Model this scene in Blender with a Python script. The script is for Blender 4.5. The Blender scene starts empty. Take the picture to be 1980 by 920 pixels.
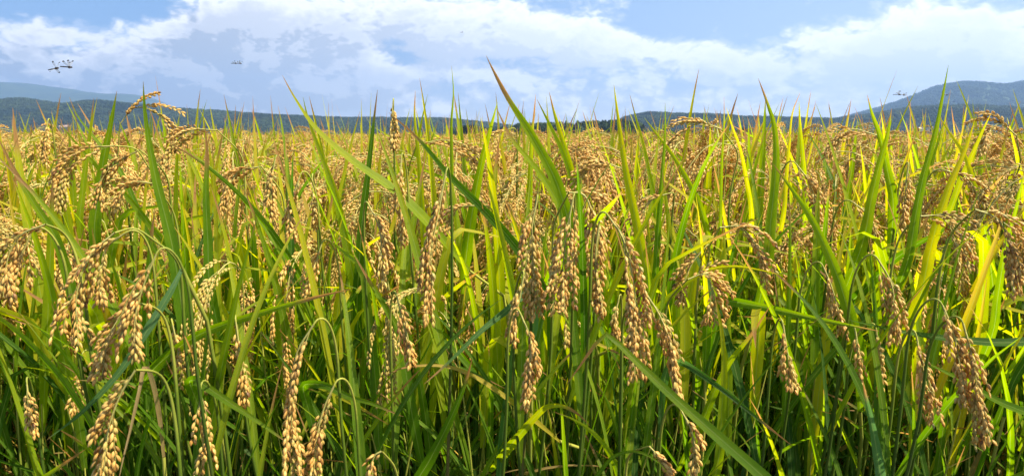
import bpy, math, random
import numpy as np
from math import radians as R
from mathutils import Vector

# ------------------------------------------------------------------ camera, sky, sun, exposure
scn = bpy.context.scene
COL = scn.collection
F = 1320.0                      # focal length in photo pixels (photo 1980 x 920), 24 mm lens
PITCH = math.atan((460 - 264) / F)
CAM = np.array([0.0, 0.0, 1.014])
cam = bpy.data.cameras.new('camera')
cam.lens = 24.0
cam.sensor_width = 36.0
cam.clip_start = 0.05
cam.clip_end = 60000
cam_o = bpy.data.objects.new('camera', cam)
cam_o.location = CAM
cam_o.rotation_euler = (math.pi / 2 - PITCH, 0, 0)
COL.objects.link(cam_o)
scn.camera = cam_o
cam.dof.use_dof = True
cam.dof.focus_distance = 1.15
cam.dof.aperture_fstop = 13.0

SUN_AZ = 109.0                   # degrees to the right of the viewing direction
SUN_EL = 56.0
scn.view_settings.view_transform = 'Standard'
scn.view_settings.look = 'None'
scn.view_settings.gamma = 1.0
scn.view_settings.use_curve_mapping = False
scn.view_settings.exposure = 1.1

scn.render.engine = 'CYCLES'
scn.cycles.use_denoising = True
scn.cycles.max_bounces = 8
scn.cycles.diffuse_bounces = 4
scn.cycles.glossy_bounces = 2
scn.cycles.transmission_bounces = 5
scn.cycles.transparent_max_bounces = 8
scn.cycles.volume_bounces = 0
scn.cycles.sample_clamp_indirect = 4.0
scn.cycles.sample_clamp_direct = 12.0
scn.cycles.caustics_reflective = False
scn.cycles.caustics_refractive = False

sun = bpy.data.lights.new('sun', 'SUN')
sun.energy = 5.0
sun.angle = R(0.53)
sun.color = (1.0, 0.91, 0.76)
sun_o = bpy.data.objects.new('sun', sun)
a, e = R(SUN_AZ), R(SUN_EL)
sdir = Vector((math.sin(a) * math.cos(e), math.cos(a) * math.cos(e), math.sin(e)))
sun_o.rotation_euler = sdir.to_track_quat('Z', 'Y').to_euler()
sun_o.location = (20, 5, 25)
COL.objects.link(sun_o)


class NT:
    """small helper for building node trees"""
    def __init__(s, tree):
        s.t = tree

    def n(s, typ, **kw):
        nd = s.t.nodes.new(typ)
        for k, v in kw.items():
            setattr(nd, k, v)
        return nd

    def put(s, sock, v):
        if hasattr(v, 'is_output') or isinstance(v, bpy.types.NodeSocket):
            s.t.links.new(v, sock)
        elif v is not None:
            sock.default_value = v

    def m(s, op, a, b=None, c=None, clamp=False):
        nd = s.n('ShaderNodeMath', operation=op, use_clamp=clamp)
        s.put(nd.inputs[0], a)
        s.put(nd.inputs[1], b)
        s.put(nd.inputs[2], c)
        return nd.outputs[0]

    def v(s, op, a, b=None, out=0):
        nd = s.n('ShaderNodeVectorMath', operation=op)
        s.put(nd.inputs[0], a)
        s.put(nd.inputs[1], b)
        return nd.outputs[out]

    def mr(s, x, a, b, c=0.0, d=1.0, smooth=True):
        nd = s.n('ShaderNodeMapRange', interpolation_type='SMOOTHSTEP' if smooth else 'LINEAR')
        s.put(nd.inputs['Value'], x)
        for k, q in zip(('From Min', 'From Max', 'To Min', 'To Max'), (a, b, c, d)):
            s.put(nd.inputs[k], q)
        return nd.outputs[0]

    def mix(s, f, a, b, mode='MIX'):
        nd = s.n('ShaderNodeMix', data_type='RGBA', blend_type=mode)
        s.put(nd.inputs['Factor'], f)
        s.put(nd.inputs[6], a if not isinstance(a, tuple) else (*a[:3], 1))
        s.put(nd.inputs[7], b if not isinstance(b, tuple) else (*b[:3], 1))
        return nd.outputs[2]

    def noise(s, vec, scale, detail=2, rough=0.5, dim='3D'):
        nd = s.n('ShaderNodeTexNoise', noise_dimensions=dim)
        if vec is not None:
            s.put(nd.inputs['Vector'], vec)
        nd.inputs['Scale'].default_value = scale
        nd.inputs['Detail'].default_value = detail
        nd.inputs['Roughness'].default_value = rough
        return nd.outputs[0]

    def ramp(s, x, stops):
        nd = s.n('ShaderNodeValToRGB')
        cr = nd.color_ramp
        while len(cr.elements) < len(stops):
            cr.elements.new(0.5)
        for el, (p, c) in zip(cr.elements, stops):
            el.position = p
            el.color = (*c, 1)
        s.put(nd.inputs[0], x)
        return nd.outputs[0]


def pa(x, y):
    """photo pixel -> azimuth, elevation (radians)"""
    v = np.array([(x - 990) / F, 1.0, -(y - 460) / F])
    c, s_ = math.cos(PITCH), math.sin(PITCH)
    w = np.array([v[0], v[1] * c + v[2] * s_, -v[1] * s_ + v[2] * c])
    w /= np.linalg.norm(w)
    return math.atan2(w[0], w[1]), math.asin(w[2])


# clouds: (x, y, half width, half height in photo pixels, strength)
CLOUDS = [
    (150, 125, 250, 62, .34), (60, 62, 60, 34, .20), (430, 90, 130, 70, .30), (600, 70, 190, 95, .42),
    (560, 160, 300, 40, .25), (640, 195, 120, 32, .26), (910, 60, 200, 55, .40), (1100, 80, 150, 38, .34),
    (1260, 98, 110, 26, .26), (870, 140, 110, 26, .22), (1080, 160, 150, 40, .22), (1330, 140, 90, 20, .20),
    (1440, 115, 110, 40, .30), (1540, 160, 130, 34, .24), (1690, 90, 120, 40, .22), (1820, 80, 230, 80, .40),
    (1950, 150, 180, 70, .30), (320, 190, 130, 24, .24), (1300, 205, 420, 26, .14),
    (375, 45, 95, 40, .22), (590, 165, 40, 16, .26), (475, 95, 22, 8, .2), (40, 105, 18, 9, .25), (705, 188, 60, 16, .26), (380, 170, 120, 18, .2),
    (160, 8, 190, 30, -.40), (770, 95, 42, 36, -.22), (1330, 40, 170, 40, -.24), (960, 120, 120, 14, -.12),
    (1480, 30, 120, 40, -.12),
]


def cloud_group():
    g = bpy.data.node_groups.new('cloud_field', 'ShaderNodeTree')
    g.interface.new_socket('P', in_out='INPUT', socket_type='NodeSocketVector')
    g.interface.new_socket('D', in_out='OUTPUT', socket_type='NodeSocketFloat')
    t = NT(g)
    gi = t.n('NodeGroupInput')
    go = t.n('NodeGroupOutput')
    P = gi.outputs[0]
    sv = t.v('MULTIPLY', P, (1.0, 1.75, 1.0))
    warp = t.n('ShaderNodeTexNoise')
    t.put(warp.inputs['Vector'], sv)
    warp.inputs['Scale'].default_value = 9
    warp.inputs['Detail'].default_value = 3
    wv = t.v('MULTIPLY', t.v('SUBTRACT', warp.outputs['Color'], (.5, .5, .5)), (.045, .045, .0))
    sw = t.v('ADD', sv, wv)
    f = t.noise(sw, 12.0, 9, .54)
    f2 = t.noise(sw, 40.0, 6, .62)
    b1 = t.m('ABSOLUTE', t.m('SUBTRACT', t.noise(sw, 26.0, 3, .5), .5))
    b2 = t.m('ABSOLUTE', t.m('SUBTRACT', t.noise(sw, 62.0, 3, .5), .5))
    puff = t.m('ADD', t.m('MULTIPLY', t.m('SUBTRACT', b1, .10), .95), t.m('MULTIPLY', t.m('SUBTRACT', b2, .10), .40))
    acc = t.m('ADD', t.m('MULTIPLY_ADD', t.m('SUBTRACT', f, .5), 1.1, puff), t.m('MULTIPLY', t.m('SUBTRACT', f2, .5), .14))
    for (cx, cy, rx, ry, am) in CLOUDS:
        az, el = pa(cx, cy)
        az1, _ = pa(cx + rx, cy)
        _, el1 = pa(cx, cy - ry)
        q = t.v('DIVIDE', t.v('SUBTRACT', P, (az, el, 0)), (abs(az1 - az), abs(el1 - el), 1))
        d2 = t.v('DOT_PRODUCT', q, q, out=1)
        ex = t.m('POWER', 2.718, t.m('MULTIPLY', d2, -.9))
        acc = t.m('MULTIPLY_ADD', ex, am * 1.15, acc)
    t.put(go.inputs[0], acc)
    return g


def make_world():
    w = bpy.data.worlds.new('World')
    scn.world = w
    w.use_nodes = True
    w.node_tree.nodes.clear()
    t = NT(w.node_tree)
    out = t.n('ShaderNodeOutputWorld')
    bg = t.n('ShaderNodeBackground')
    bg.inputs['Strength'].default_value = 0.062
    sky = t.n('ShaderNodeTexSky', sky_type='NISHITA')
    sky.sun_disc = False
    sky.sun_elevation = R(SUN_EL)
    sky.sun_rotation = R(SUN_AZ)
    sky.air_density = 1.0
    sky.dust_density = 1.2
    sky.ozone_density = 1.4
    tc = t.n('ShaderNodeTexCoord')
    sx = t.n('ShaderNodeSeparateXYZ')
    t.put(sx.inputs[0], tc.outputs['Generated'])
    az = t.m('ARCTAN2', sx.outputs[0], sx.outputs[1])
    el = t.m('ARCSINE', sx.outputs[2])
    cx = t.n('ShaderNodeCombineXYZ')
    t.put(cx.inputs[0], az)
    t.put(cx.inputs[1], el)
    P = cx.outputs[0]
    grp = cloud_group()

    def D(p):
        nd = t.n('ShaderNodeGroup', node_tree=grp)
        t.put(nd.inputs[0], p)
        return nd.outputs[0]
    d0 = D(P)
    d1 = D(t.v('ADD', P, (.016, .020, 0)))
    cov = t.mr(d0, -.02, .28)
    thin = t.mr(d0, -.10, .12, 0, .28)
    cov = t.m('MAXIMUM', cov, thin)
    lit = t.m('MULTIPLY_ADD', t.m('SUBTRACT', d0, d1), 3.6, .60, clamp=True)
    thick = t.mr(d0, .14, .62)
    east = t.mr(az, R(-30), R(16))
    # the body of a cloud: grey blue where it is thick and turned from the sun
    sh = t.mix(east, (4.3, 4.8, 5.8), (8.4, 8.9, 9.7))
    hi = t.mix(east, (11.2, 11.1, 11.3), (11.8, 11.8, 11.9))
    k = t.m('SUBTRACT', lit, t.m('MULTIPLY', thick, .68), clamp=True)
    ccol = t.mix(k, sh, hi)
    veil = t.m('MULTIPLY', t.mr(az, R(-22), R(32)), t.mr(el, R(26), R(0)))
    skyc = t.mix(.6, sky.outputs[0], (1.8, 3.8, 7.6))
    base = t.mix(t.m('MULTIPLY', veil, .75), skyc, (6.2, 7.5, 9.4))
    low = t.mr(el, R(6), R(0), 0, .6)
    base = t.mix(low, base, (10.6, 10.7, 10.9))
    fin = t.mix(cov, base, ccol)
    t.put(bg.inputs['Color'], fin)
    t.put(out.inputs['Surface'], bg.outputs[0])
    w.cycles.sampling_method = 'MANUAL'
    w.cycles.sample_map_resolution = 1024


make_world()

# ------------------------------------------------------------------ helpers
rng = np.random.RandomState(7)


def px(x, y, d):
    """photo pixel at depth d (metres along the viewing axis) -> world point"""
    v = np.array([(x - 990) / F * d, d, -(y - 460) / F * d])
    c, s_ = math.cos(PITCH), math.sin(PITCH)
    return CAM + np.array([v[0], v[1] * c + v[2] * s_, -v[1] * s_ + v[2] * c])


def unit(v):
    v = np.asarray(v, float)
    n = np.linalg.norm(v, axis=-1, keepdims=True)
    return v / np.maximum(n, 1e-9)


def catmull(pts, n):
    """smooth curve through pts, n+1 points at even arc length"""
    P = np.asarray(pts, float)
    if len(P) == 2:
        return P[0] + (P[1] - P[0]) * np.linspace(0, 1, n + 1)[:, None]
    Q = np.vstack([2 * P[0] - P[1], P, 2 * P[-1] - P[-2]])
    out = []
    for i in range(len(P) - 1):
        p0, p1, p2, p3 = Q[i:i + 4]
        t = np.linspace(0, 1, 12, endpoint=False)[:, None]
        out.append(.5 * ((2 * p1) + (p2 - p0) * t + (2 * p0 - 5 * p1 + 4 * p2 - p3) * t ** 2 + (3 * p1 - p0 - 3 * p2 + p3) * t ** 3))
    out.append(P[-1][None])
    C = np.vstack(out)
    s = np.r_[0, np.cumsum(np.linalg.norm(np.diff(C, axis=0), axis=1))]
    u = np.linspace(0, s[-1], n + 1)
    return np.stack([np.interp(u, s, C[:, k]) for k in range(3)], 1)


def tangents(P):
    return unit(np.gradient(P, axis=0))


class MB:
    """collects quads with uv, a per-part random number and a material slot"""
    def __init__(s):
        s.V, s.Fc, s.UV, s.RN, s.MI = [], [], [], [], []
        s.nv = 0

    def add(s, V, Fq, UV, rnd, mat):
        V = np.asarray(V, float)
        s.V.append(V)
        s.Fc.append(np.asarray(Fq, np.int64) + s.nv)
        s.UV.append(np.asarray(UV, float))
        s.RN.append(np.broadcast_to(np.asarray(rnd, float), (len(V),)))
        s.MI.append(np.full(len(Fq), mat, np.int32))
        s.nv += len(V)

    def join(s, o, off=(0, 0, 0), rz=0.0):
        c, q = math.cos(rz), math.sin(rz)
        M = np.array([[c, -q, 0], [q, c, 0], [0, 0, 1]])
        for V, Fq, U, r, mi in zip(o.V, o.Fc, o.UV, o.RN, o.MI):
            s.V.append(V @ M.T + np.asarray(off))
            s.Fc.append(Fq + s.nv)
            s.UV.append(U)
            s.RN.append(r)
            s.MI.append(mi)
        s.nv += o.nv

    def mesh(s, name, mats, origin=(0, 0, 0)):
        V = np.vstack(s.V) - np.asarray(origin)
        Fq = np.vstack(s.Fc)
        me = bpy.data.meshes.new(name)
        me.vertices.add(len(V))
        me.vertices.foreach_set('co', V.astype(np.float32).ravel())
        nf = len(Fq)
        me.loops.add(nf * 4)
        me.loops.foreach_set('vertex_index', Fq.astype(np.int32).ravel())
        me.polygons.add(nf)
        me.polygons.foreach_set('loop_start', np.arange(nf, dtype=np.int32) * 4)
        me.polygons.foreach_set('loop_total', np.full(nf, 4, np.int32))
        mi = np.concatenate(s.MI)
        used = sorted(set(mi.tolist()))
        remap = {u: i for i, u in enumerate(used)}
        for u in used:
            me.materials.append(mats[u])
        me.polygons.foreach_set('material_index', np.array([remap[x] for x in mi.tolist()], np.int32))
        me.polygons.foreach_set('use_smooth', np.ones(nf, bool))
        uv = me.uv_layers.new(name='UVMap')
        U = np.vstack(s.UV)
        uv.data.foreach_set('uv', U[Fq.ravel()].astype(np.float32).ravel())
        at = me.attributes.new('rnd', 'FLOAT', 'POINT')
        at.data.foreach_set('value', np.concatenate(s.RN).astype(np.float32))
        me.update()
        me.validate()
        return me


def obj(name, me, parent=None, loc=None):
    o = bpy.data.objects.new(name, me)
    COL.objects.link(o)
    if parent is not None:
        o.parent = parent
    if loc is not None:
        o.location = loc
    return o


def tag(o, label=None, cat=None, group=None, kind=None):
    for k, v in (('label', label), ('category', cat), ('group', group), ('kind', kind)):
        if v:
            o[k] = v
    return o


def grid_faces(nr, nc, wrap=False):
    f = []
    for i in range(nr - 1):
        for j in range(nc if wrap else nc - 1):
            k = (j + 1) % nc
            f.append((i * nc + j, i * nc + k, (i + 1) * nc + k, (i + 1) * nc + j))
    return np.array(f)


def tube(mb, P, r, segs=5, mat=1, rnd=0.0, v0=0.0, v1=1.0, vs=None):
    T = tangents(P)
    ref = np.array([0.31, 0.87, 0.11])
    A = unit(np.cross(T, ref))
    B = np.cross(T, A)
    th = np.arange(segs) * 2 * math.pi / segs
    r = np.broadcast_to(np.asarray(r, float), (len(P),))
    V = P[:, None] + r[:, None, None] * (A[:, None] * np.cos(th)[None, :, None] + B[:, None] * np.sin(th)[None, :, None])
    vv = np.linspace(v0, v1, len(P)) if vs is None else vs
    UV = np.stack([np.broadcast_to(th / 6.2832, (len(P), segs)), np.broadcast_to(vv[:, None], (len(P), segs))], -1)
    mb.add(V.reshape(-1, 3), grid_faces(len(P), segs, True), UV.reshape(-1, 2), rnd, mat)


def ribbon(mb, P, W, side, fold=.22, rnd=0.0, base=.55, pw=1.9, mat=0):
    """a leaf blade: keeled, tapering to a long point"""
    n = len(P)
    t = np.linspace(0, 1, n)
    T = tangents(P)
    S = unit(side - T * np.sum(side * T, 1, keepdims=True))
    N = np.cross(T, S)
    w = W * (base + (1 - base) * np.minimum(1, t / .28) ** .8) * (1 - t ** pw) ** .92 * .5 + .00015
    cols = np.array([-1, -.5, 0, .5, 1.0])
    dep = np.array([1, .34, 0, .34, 1.0])
    wav = 1 + .05 * np.sin(t * 37 + W * 999)
    V = P[:, None] + S[:, None] * (w * wav)[:, None, None] * cols[None, :, None] + N[:, None] * (w * fold)[:, None, None] * dep[None, :, None]
    UV = np.stack([np.broadcast_to(cols * .5 + .5, (n, 5)), np.broadcast_to(t[:, None], (n, 5))], -1)
    mb.add(V.reshape(-1, 3), grid_faces(n, 5), UV.reshape(-1, 2), rnd, mat)


def grain_template(segs, rings):
    x = np.linspace(0, 1, rings)
    prof = np.sin(np.pi * np.clip(x, .035, .965)) ** .72
    prof[0] *= .5
    th = np.arange(segs) * 2 * math.pi / segs
    V = np.stack([np.broadcast_to(x[:, None] - .3, (rings, segs)),
                  .5 * prof[:, None] * np.cos(th)[None], .5 * prof[:, None] * np.sin(th)[None]], -1).reshape(-1, 3)
    UV = np.stack([np.broadcast_to(th / 6.2832, (rings, segs)), np.broadcast_to(x[:, None], (rings, segs))], -1).reshape(-1, 2)
    return V, grid_faces(rings, segs, True), UV


GRAIN = .97
GT = {0: grain_template(7, 7), 1: grain_template(5, 4), 2: grain_template(4, 3)}


def grains_to(mb, pos, axis, rs, lod=0, size=1.0):
    pos = np.asarray(pos)
    axis = unit(np.asarray(axis))
    k = len(pos)
    if not k:
        return
    GV, GF, GU = GT[lod]
    B = unit(np.cross(axis, rs.normal(size=(k, 3))))
    Cc = np.cross(axis, B)
    Ls = .0078 * GRAIN * size * rs.uniform(.86, 1.12, k)
    Ws = .0038 * GRAIN * size * rs.uniform(.85, 1.1, k)
    flat = rs.uniform(.68, .85, k)
    empty = rs.uniform(size=k) < .09
    Ws = np.where(empty, Ws * .55, Ws)
    V = pos[:, None] + axis[:, None] * (Ls[:, None] * GV[None, :, 0])[..., None] \
        + B[:, None] * (Ws[:, None] * GV[None, :, 1])[..., None] + Cc[:, None] * ((Ws * flat)[:, None] * GV[None, :, 2])[..., None]
    m = len(GV)
    Fq = (GF[None] + (np.arange(k) * m)[:, None, None]).reshape(-1, 4)
    rn = np.repeat(rs.uniform(0, 1, k), m)
    mb.add(V.reshape(-1, 3), Fq, np.tile(GU, (k, 1)), rn, 2)


DOWN = np.array([0, 0, -1.0])


def panicle(rs, path, nb=9, lod=0, spread=.42, size=1.0, step=.0043, second=.26, sag=12.0, blen=.60):
    spread = spread * 1.15 + .05
    nb = nb + 2 if lod == 0 else nb + 1
    """rachis mesh and a list of branch meshes with their grains"""
    Rc = catmull(path, 40)
    T = tangents(Rc)
    L = np.linalg.norm(np.diff(Rc, axis=0), axis=1).sum()

    def at(s):
        i = min(max(s, 0), 1) * 40
        j = min(int(i), 39)
        f = i - j
        return Rc[j] * (1 - f) + Rc[j + 1] * f, unit(T[j] * (1 - f) + T[j + 1] * f)
    rach = MB()
    tube(rach, Rc[::2], np.linspace(.0011, .0004, len(Rc[::2])) * size, 4, 3, .5)
    branches = []
    az0 = rs.uniform(6.28)
    for k in range(nb + 1):
        tip = k == nb
        s = .62 if tip else .04 + .72 * (k / max(1, nb - 1)) ** 1.0
        p, t = at(s)
        side = unit(np.cross(t, rs.normal(size=3)))
        side2 = np.cross(t, side)
        azk = az0 + k * 2.4 + rs.uniform(-.3, .3)
        nrm = side * math.cos(azk) + side2 * math.sin(azk)
        sp = 0.0 if tip else spread * rs.uniform(.5, 1.25)
        d = unit(t * math.cos(sp) + nrm * math.sin(sp))
        ln = L * (1.0 - .62) if tip else min(L * blen * rs.uniform(.75, 1.15) * (1 - .35 * s), L * (1.04 - s))
        st = step * size * GRAIN
        ns = max(3, int(ln / st))
        pts = [p]
        pos, ax = [], []
        sd = unit(np.cross(d, rs.normal(size=3)))
        bare = int(ns * (.0 if tip else .16))
        for q in range(ns):
            _, tt = at(s + (q * st) / L)
            d = unit(d + st * (15 * (tt - d) + sag * DOWN) + rs.normal(size=3) * .012)
            p = p + d * st
            pts.append(p)
            if q >= bare:
                sd = unit(sd - d * np.dot(sd, d))
                for rep in range(2 if rs.uniform() < second else 1):
                    sg = 1 if (q + rep) % 2 else -1
                    s3 = unit(sd * sg * math.cos(.9 * rep) + np.cross(d, sd) * math.sin(.9 * rep + .4 * rs.normal()))
                    pos.append(p + s3 * .0019 * GRAIN * size)
                    ax.append(d + s3 * rs.uniform(.18, .5))
        b = MB()
        tube(b, np.array(pts)[::2] if len(pts) > 5 else np.array(pts), .00042 * size, 3, 3, .5)
        grains_to(b, pos, ax, rs, lod, size)
        branches.append(b)
    return rach, branches


def blade_path(rs, base, az, th0, bend, L, n=14, kink=None, sway=.0):
    """leaf centre line leaving the stem at an angle th0 from vertical and bending outward"""
    s = np.linspace(0, 1, n)
    th = th0 + bend * s ** 1.7
    if kink is not None:
        th = th + kink[1] * (s > kink[0])
    azs = az + sway * s
    d = np.stack([np.sin(th) * np.cos(azs), np.sin(th) * np.sin(azs), np.cos(th)], 1)
    P = np.vstack([[0, 0, 0], np.cumsum((d[1:] + d[:-1]) * .5 * (L / (n - 1)), axis=0)]) + base
    side = np.stack([-np.sin(azs), np.cos(azs), 0 * s], 1)
    tw = rs.uniform(-1.2, 1.2) * s + rs.uniform(-.5, .5)
    nn = np.cross(d, side)
    side = side * np.cos(tw)[:, None] + nn * np.sin(tw)[:, None]
    return P, side


def make_tiller(rs, lod=0, ear=True, arch=None, tall=1.0, leafy=3, flag=1.0):
    """one rice stalk at the origin, its ear drooping to +x: stem, leaves, ear"""
    h = rs.uniform(.90, 1.0) * tall
    lean = rs.uniform(.0, .05)
    arch = rs.uniform(.25, 1.1) if arch is None else arch
    stem = MB()
    st = [(0, 0, 0), (lean * .3, 0, .35 * tall), (lean * .8 + .01, rs.uniform(-.01, .01), .64 * tall)]
    if ear:
        x0 = lean + .03
        neck = np.array([x0 + .012, 0, h - .025])
        st += [(x0, 0, h - .06), tuple(neck)]
        Lp = rs.uniform(.16, .21)
        droop = np.array([(.0, .0), (.035, .018), (.075, -.005), (.098, -.06), (.108, -.115), (.112, -.17)])
        flat_ = np.array([(.0, .0), (.04, .022), (.095, .022), (.14, -.012), (.172, -.06), (.188, -.115)])
        c = droop * (1 - arch) + flat_ * arch
        c = c * (Lp / .19)
        yy = rs.uniform(-.12, .12) * c[:, 0]
        path = np.stack([neck[0] + c[:, 0], yy, neck[2] + c[:, 1]], 1)
    else:
        st += [(lean + .02, 0, .72 * tall)]
    SP = catmull(st, 14 if lod == 0 else 8)
    tube(stem, SP, np.interp(np.linspace(0, 1, len(SP)), [0, .3, .75, 1], [.0028, .0024, .0017, .0010]), 5 if lod == 0 else 3, 1, rs.uniform())
    leaves = []
    az = rs.uniform(6.28)
    nl = 14 if lod == 0 else 8
    spec = []
    if leafy > 0 and rs.uniform() < flag:
        spec.append((.66, rs.uniform(.02, .27), rs.uniform(.0, .35), rs.uniform(.30, .47) if lod == 0 else rs.uniform(.26, .40), .0148))     # flag leaf, erect
    if leafy > 1:
        spec.append((.50, rs.uniform(.12, .45), rs.uniform(.1, 1.0), rs.uniform(.36, .48), .0115))
    if leafy > 2:
        spec.append((.36, rs.uniform(.15, .5), rs.uniform(.2, 1.5), rs.uniform(.36, .50), .0105))
    if leafy > 3:
        spec.append((.22, rs.uniform(.2, .5), rs.uniform(.2, 1.2), rs.uniform(.3, .45), .010))
    for i, (zf, th0, bend, L, W) in enumerate(spec):
        z = zf * tall
        b = SP[np.argmin(abs(SP[:, 2] - z))]
        kink = (rs.uniform(.45, .75), rs.uniform(.7, 1.5)) if rs.uniform() < .10 else None
        P, side = blade_path(rs, b, az + i * 2.7 + rs.uniform(-.6, .6), th0, bend, L, nl, kink, rs.uniform(-.5, .5))
        mb = MB()
        r = rs.uniform(.36, .92) if i == 0 and zf > .6 else rs.uniform(.0, .45) if i < 2 else rs.uniform(-.04, .12)
        if i >= 2 and rs.uniform() < .2:
            r = 1.35
        ribbon(mb, P, W * rs.uniform(.75, 1.2), side, rs.uniform(.15, .35), r, pw=2.5 if i == 0 else 1.9)
        leaves.append(mb)
    if lod == 0 or rs.uniform() < .5:                                                                   # a dry leaf low down
        P, side = blade_path(rs, SP[3 if lod == 0 else 2], rs.uniform(6.28), rs.uniform(.2, .7), rs.uniform(.5, 1.9), rs.uniform(.22, .36), nl)
        mb = MB()
        ribbon(mb, P, .008, side, .3, 1.5)
        leaves.append(mb)
    rach, br = (None, [])
    if ear:
        kw = dict(nb=9, lod=lod)
        if lod == 1:
            kw = dict(nb=8, lod=1, step=.0052, second=.3)
        if lod == 2:
            kw = dict(nb=6, lod=2, step=.0085, second=.25, size=1.0)
        rach, br = panicle(rs, path, spread=.38, **kw)
        if lod == 2:
            pass
    return stem, leaves, rach, br


# ------------------------------------------------------------------ materials
def new_mat(name):
    m = bpy.data.materials.new(name)
    m.use_nodes = True
    m.node_tree.nodes.clear()
    t = NT(m.node_tree)
    out = t.n('ShaderNodeOutputMaterial')
    return m, t, out


def attr(t, name):
    nd = t.n('ShaderNodeAttribute', attribute_name=name)
    return nd.outputs['Fac']


def leaf_material():
    m, t, out = new_mat('rice_leaf')
    uv = t.n('ShaderNodeUVMap', uv_map='UVMap').outputs[0]
    sx = t.n('ShaderNodeSeparateXYZ')
    t.put(sx.inputs[0], uv)
    u, v = sx.outputs[0], sx.outputs[1]
    r = attr(t, 'rnd')
    oi = t.n('ShaderNodeObjectInfo').outputs['Random']
    live = t.m('MULTIPLY', t.m('LESS_THAN', r, 1.0), t.m('GREATER_THAN', r, -.001))
    r2 = t.m('MULTIPLY_ADD', t.m('MULTIPLY', t.m('SUBTRACT', oi, .5), .34), live, r)
    # streaks along the blade
    sc = t.v('MULTIPLY', uv, (1, .06, 1))
    ofs = t.n('ShaderNodeCombineXYZ')
    t.put(ofs.inputs[0], t.m('MULTIPLY', r, 13.7))
    t.put(ofs.inputs[1], t.m('MULTIPLY', oi, 9.1))
    streak = t.noise(t.v('ADD', sc, ofs.outputs[0]), 22, 3, .6)
    blot = t.noise(t.v('ADD', t.v('MULTIPLY', uv, (.5, 3.0, 1)), ofs.outputs[0]), 3.2, 3, .55)
    rr = t.m('ADD', r2, t.m('ADD', t.m('MULTIPLY', t.m('SUBTRACT', streak, .5), .35), t.m('MULTIPLY', t.m('SUBTRACT', blot, .5), .45)))
    rr = t.m('ADD', rr, t.m('MULTIPLY', t.mr(v, .25, 1.0), .22))          # yellower towards the tip
    rr = t.m('MULTIPLY', rr, 1.0)
    x = t.m('DIVIDE', t.m('ADD', rr, 1.0), 3.0)
    col = t.ramp(x, [(0.0, (.16, .24, .17)), (.20, (.085, .18, .055)), (.335, (.026, .080, .004)), (.45, (.080, .165, .006)),
                     (.55, (.215, .285, .008)), (.66, (.42, .37, .014)), (.76, (.40, .27, .06)), (.90, (.33, .22, .09))])
    # vein lines
    vein = t.m('SINE', t.m('MULTIPLY', u, 62.0))
    col = t.mix(t.m('MULTIPLY', t.mr(vein, .2, 1.0), .12), col, (.30, .36, .10), 'MIX')
    mid = t.mr(t.m('ABSOLUTE', t.m('SUBTRACT', u, .5)), .05, .015)
    col = t.mix(t.m('MULTIPLY', mid, .42), col, (.32, .38, .12))
    # dry tips
    fr = t.m('FRACT', t.m('ADD', t.m('MULTIPLY', r, 7.31), oi))
    ts = t.m('MULTIPLY_ADD', fr, -.22, 1.0)
    tv = t.m('ADD', v, t.m('MULTIPLY', t.m('SUBTRACT', streak, .5), .12))
    tipf = t.mr(tv, ts, t.m('ADD', ts, .07))
    tipc = t.mix(t.mr(streak, .35, .65), (.26, .10, .035), (.42, .24, .10))
    col = t.mix(t.m('MULTIPLY', tipf, .92), col, tipc)
    spot = t.mr(t.noise(t.v('ADD', t.v('MULTIPLY', uv, (1.2, 14, 1)), ofs.outputs[0]), 5.0, 4, .7), .645, .71)
    col = t.mix(t.m('MULTIPLY', spot, .55), col, (.14, .06, .02))
    pr = t.n('ShaderNodeBsdfPrincipled')
    t.put(pr.inputs['Base Color'], col)
    pr.inputs['Roughness'].default_value = .48
    pr.inputs['Specular IOR Level'].default_value = .2
    tr = t.n('ShaderNodeBsdfTranslucent')
    hs = t.n('ShaderNodeHueSaturation')
    hs.inputs['Saturation'].default_value = 1.1
    hs.inputs['Value'].default_value = 2.7
    t.put(hs.inputs['Color'], col)
    t.put(tr.inputs['Color'], hs.outputs[0])
    bp = t.n('ShaderNodeBump')
    bp.inputs['Strength'].default_value = .35
    bp.inputs['Distance'].default_value = .0006
    t.put(bp.inputs['Height'], vein)
    t.put(pr.inputs['Normal'], bp.outputs[0])
    mx = t.n('ShaderNodeMixShader')
    mx.inputs[0].default_value = .5
    t.put(mx.inputs[1], pr.outputs[0])
    t.put(mx.inputs[2], tr.outputs[0])
    t.put(out.inputs['Surface'], mx.outputs[0])
    return m


def stem_material():
    m, t, out = new_mat('rice_stem')
    uv = t.n('ShaderNodeUVMap', uv_map='UVMap').outputs[0]
    sx = t.n('ShaderNodeSeparateXYZ')
    t.put(sx.inputs[0], uv)
    v = sx.outputs[1]
    oi = t.n('ShaderNodeObjectInfo').outputs['Random']
    nz = t.noise(t.v('MULTIPLY', uv, (6, 9, 1)), 3.0, 3, .6)
    vv = t.m('ADD', v, t.m('MULTIPLY', t.m('SUBTRACT', t.m('ADD', nz, t.m('MULTIPLY', oi, .8)), .9), .35))
    col = t.ramp(vv, [(0.0, (.16, .10, .035)), (.25, (.20, .155, .045)), (.42, (.045, .085, .010)), (.72, (.11, .165, .014)), (.92, (.34, .34, .055))])
    pr = t.n('ShaderNodeBsdfPrincipled')
    t.put(pr.inputs['Base Color'], col)
    pr.inputs['Roughness'].default_value = .5
    pr.inputs['Specular IOR Level'].default_value = .2
    t.put(out.inputs['Surface'], pr.outputs[0])
    return m


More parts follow.
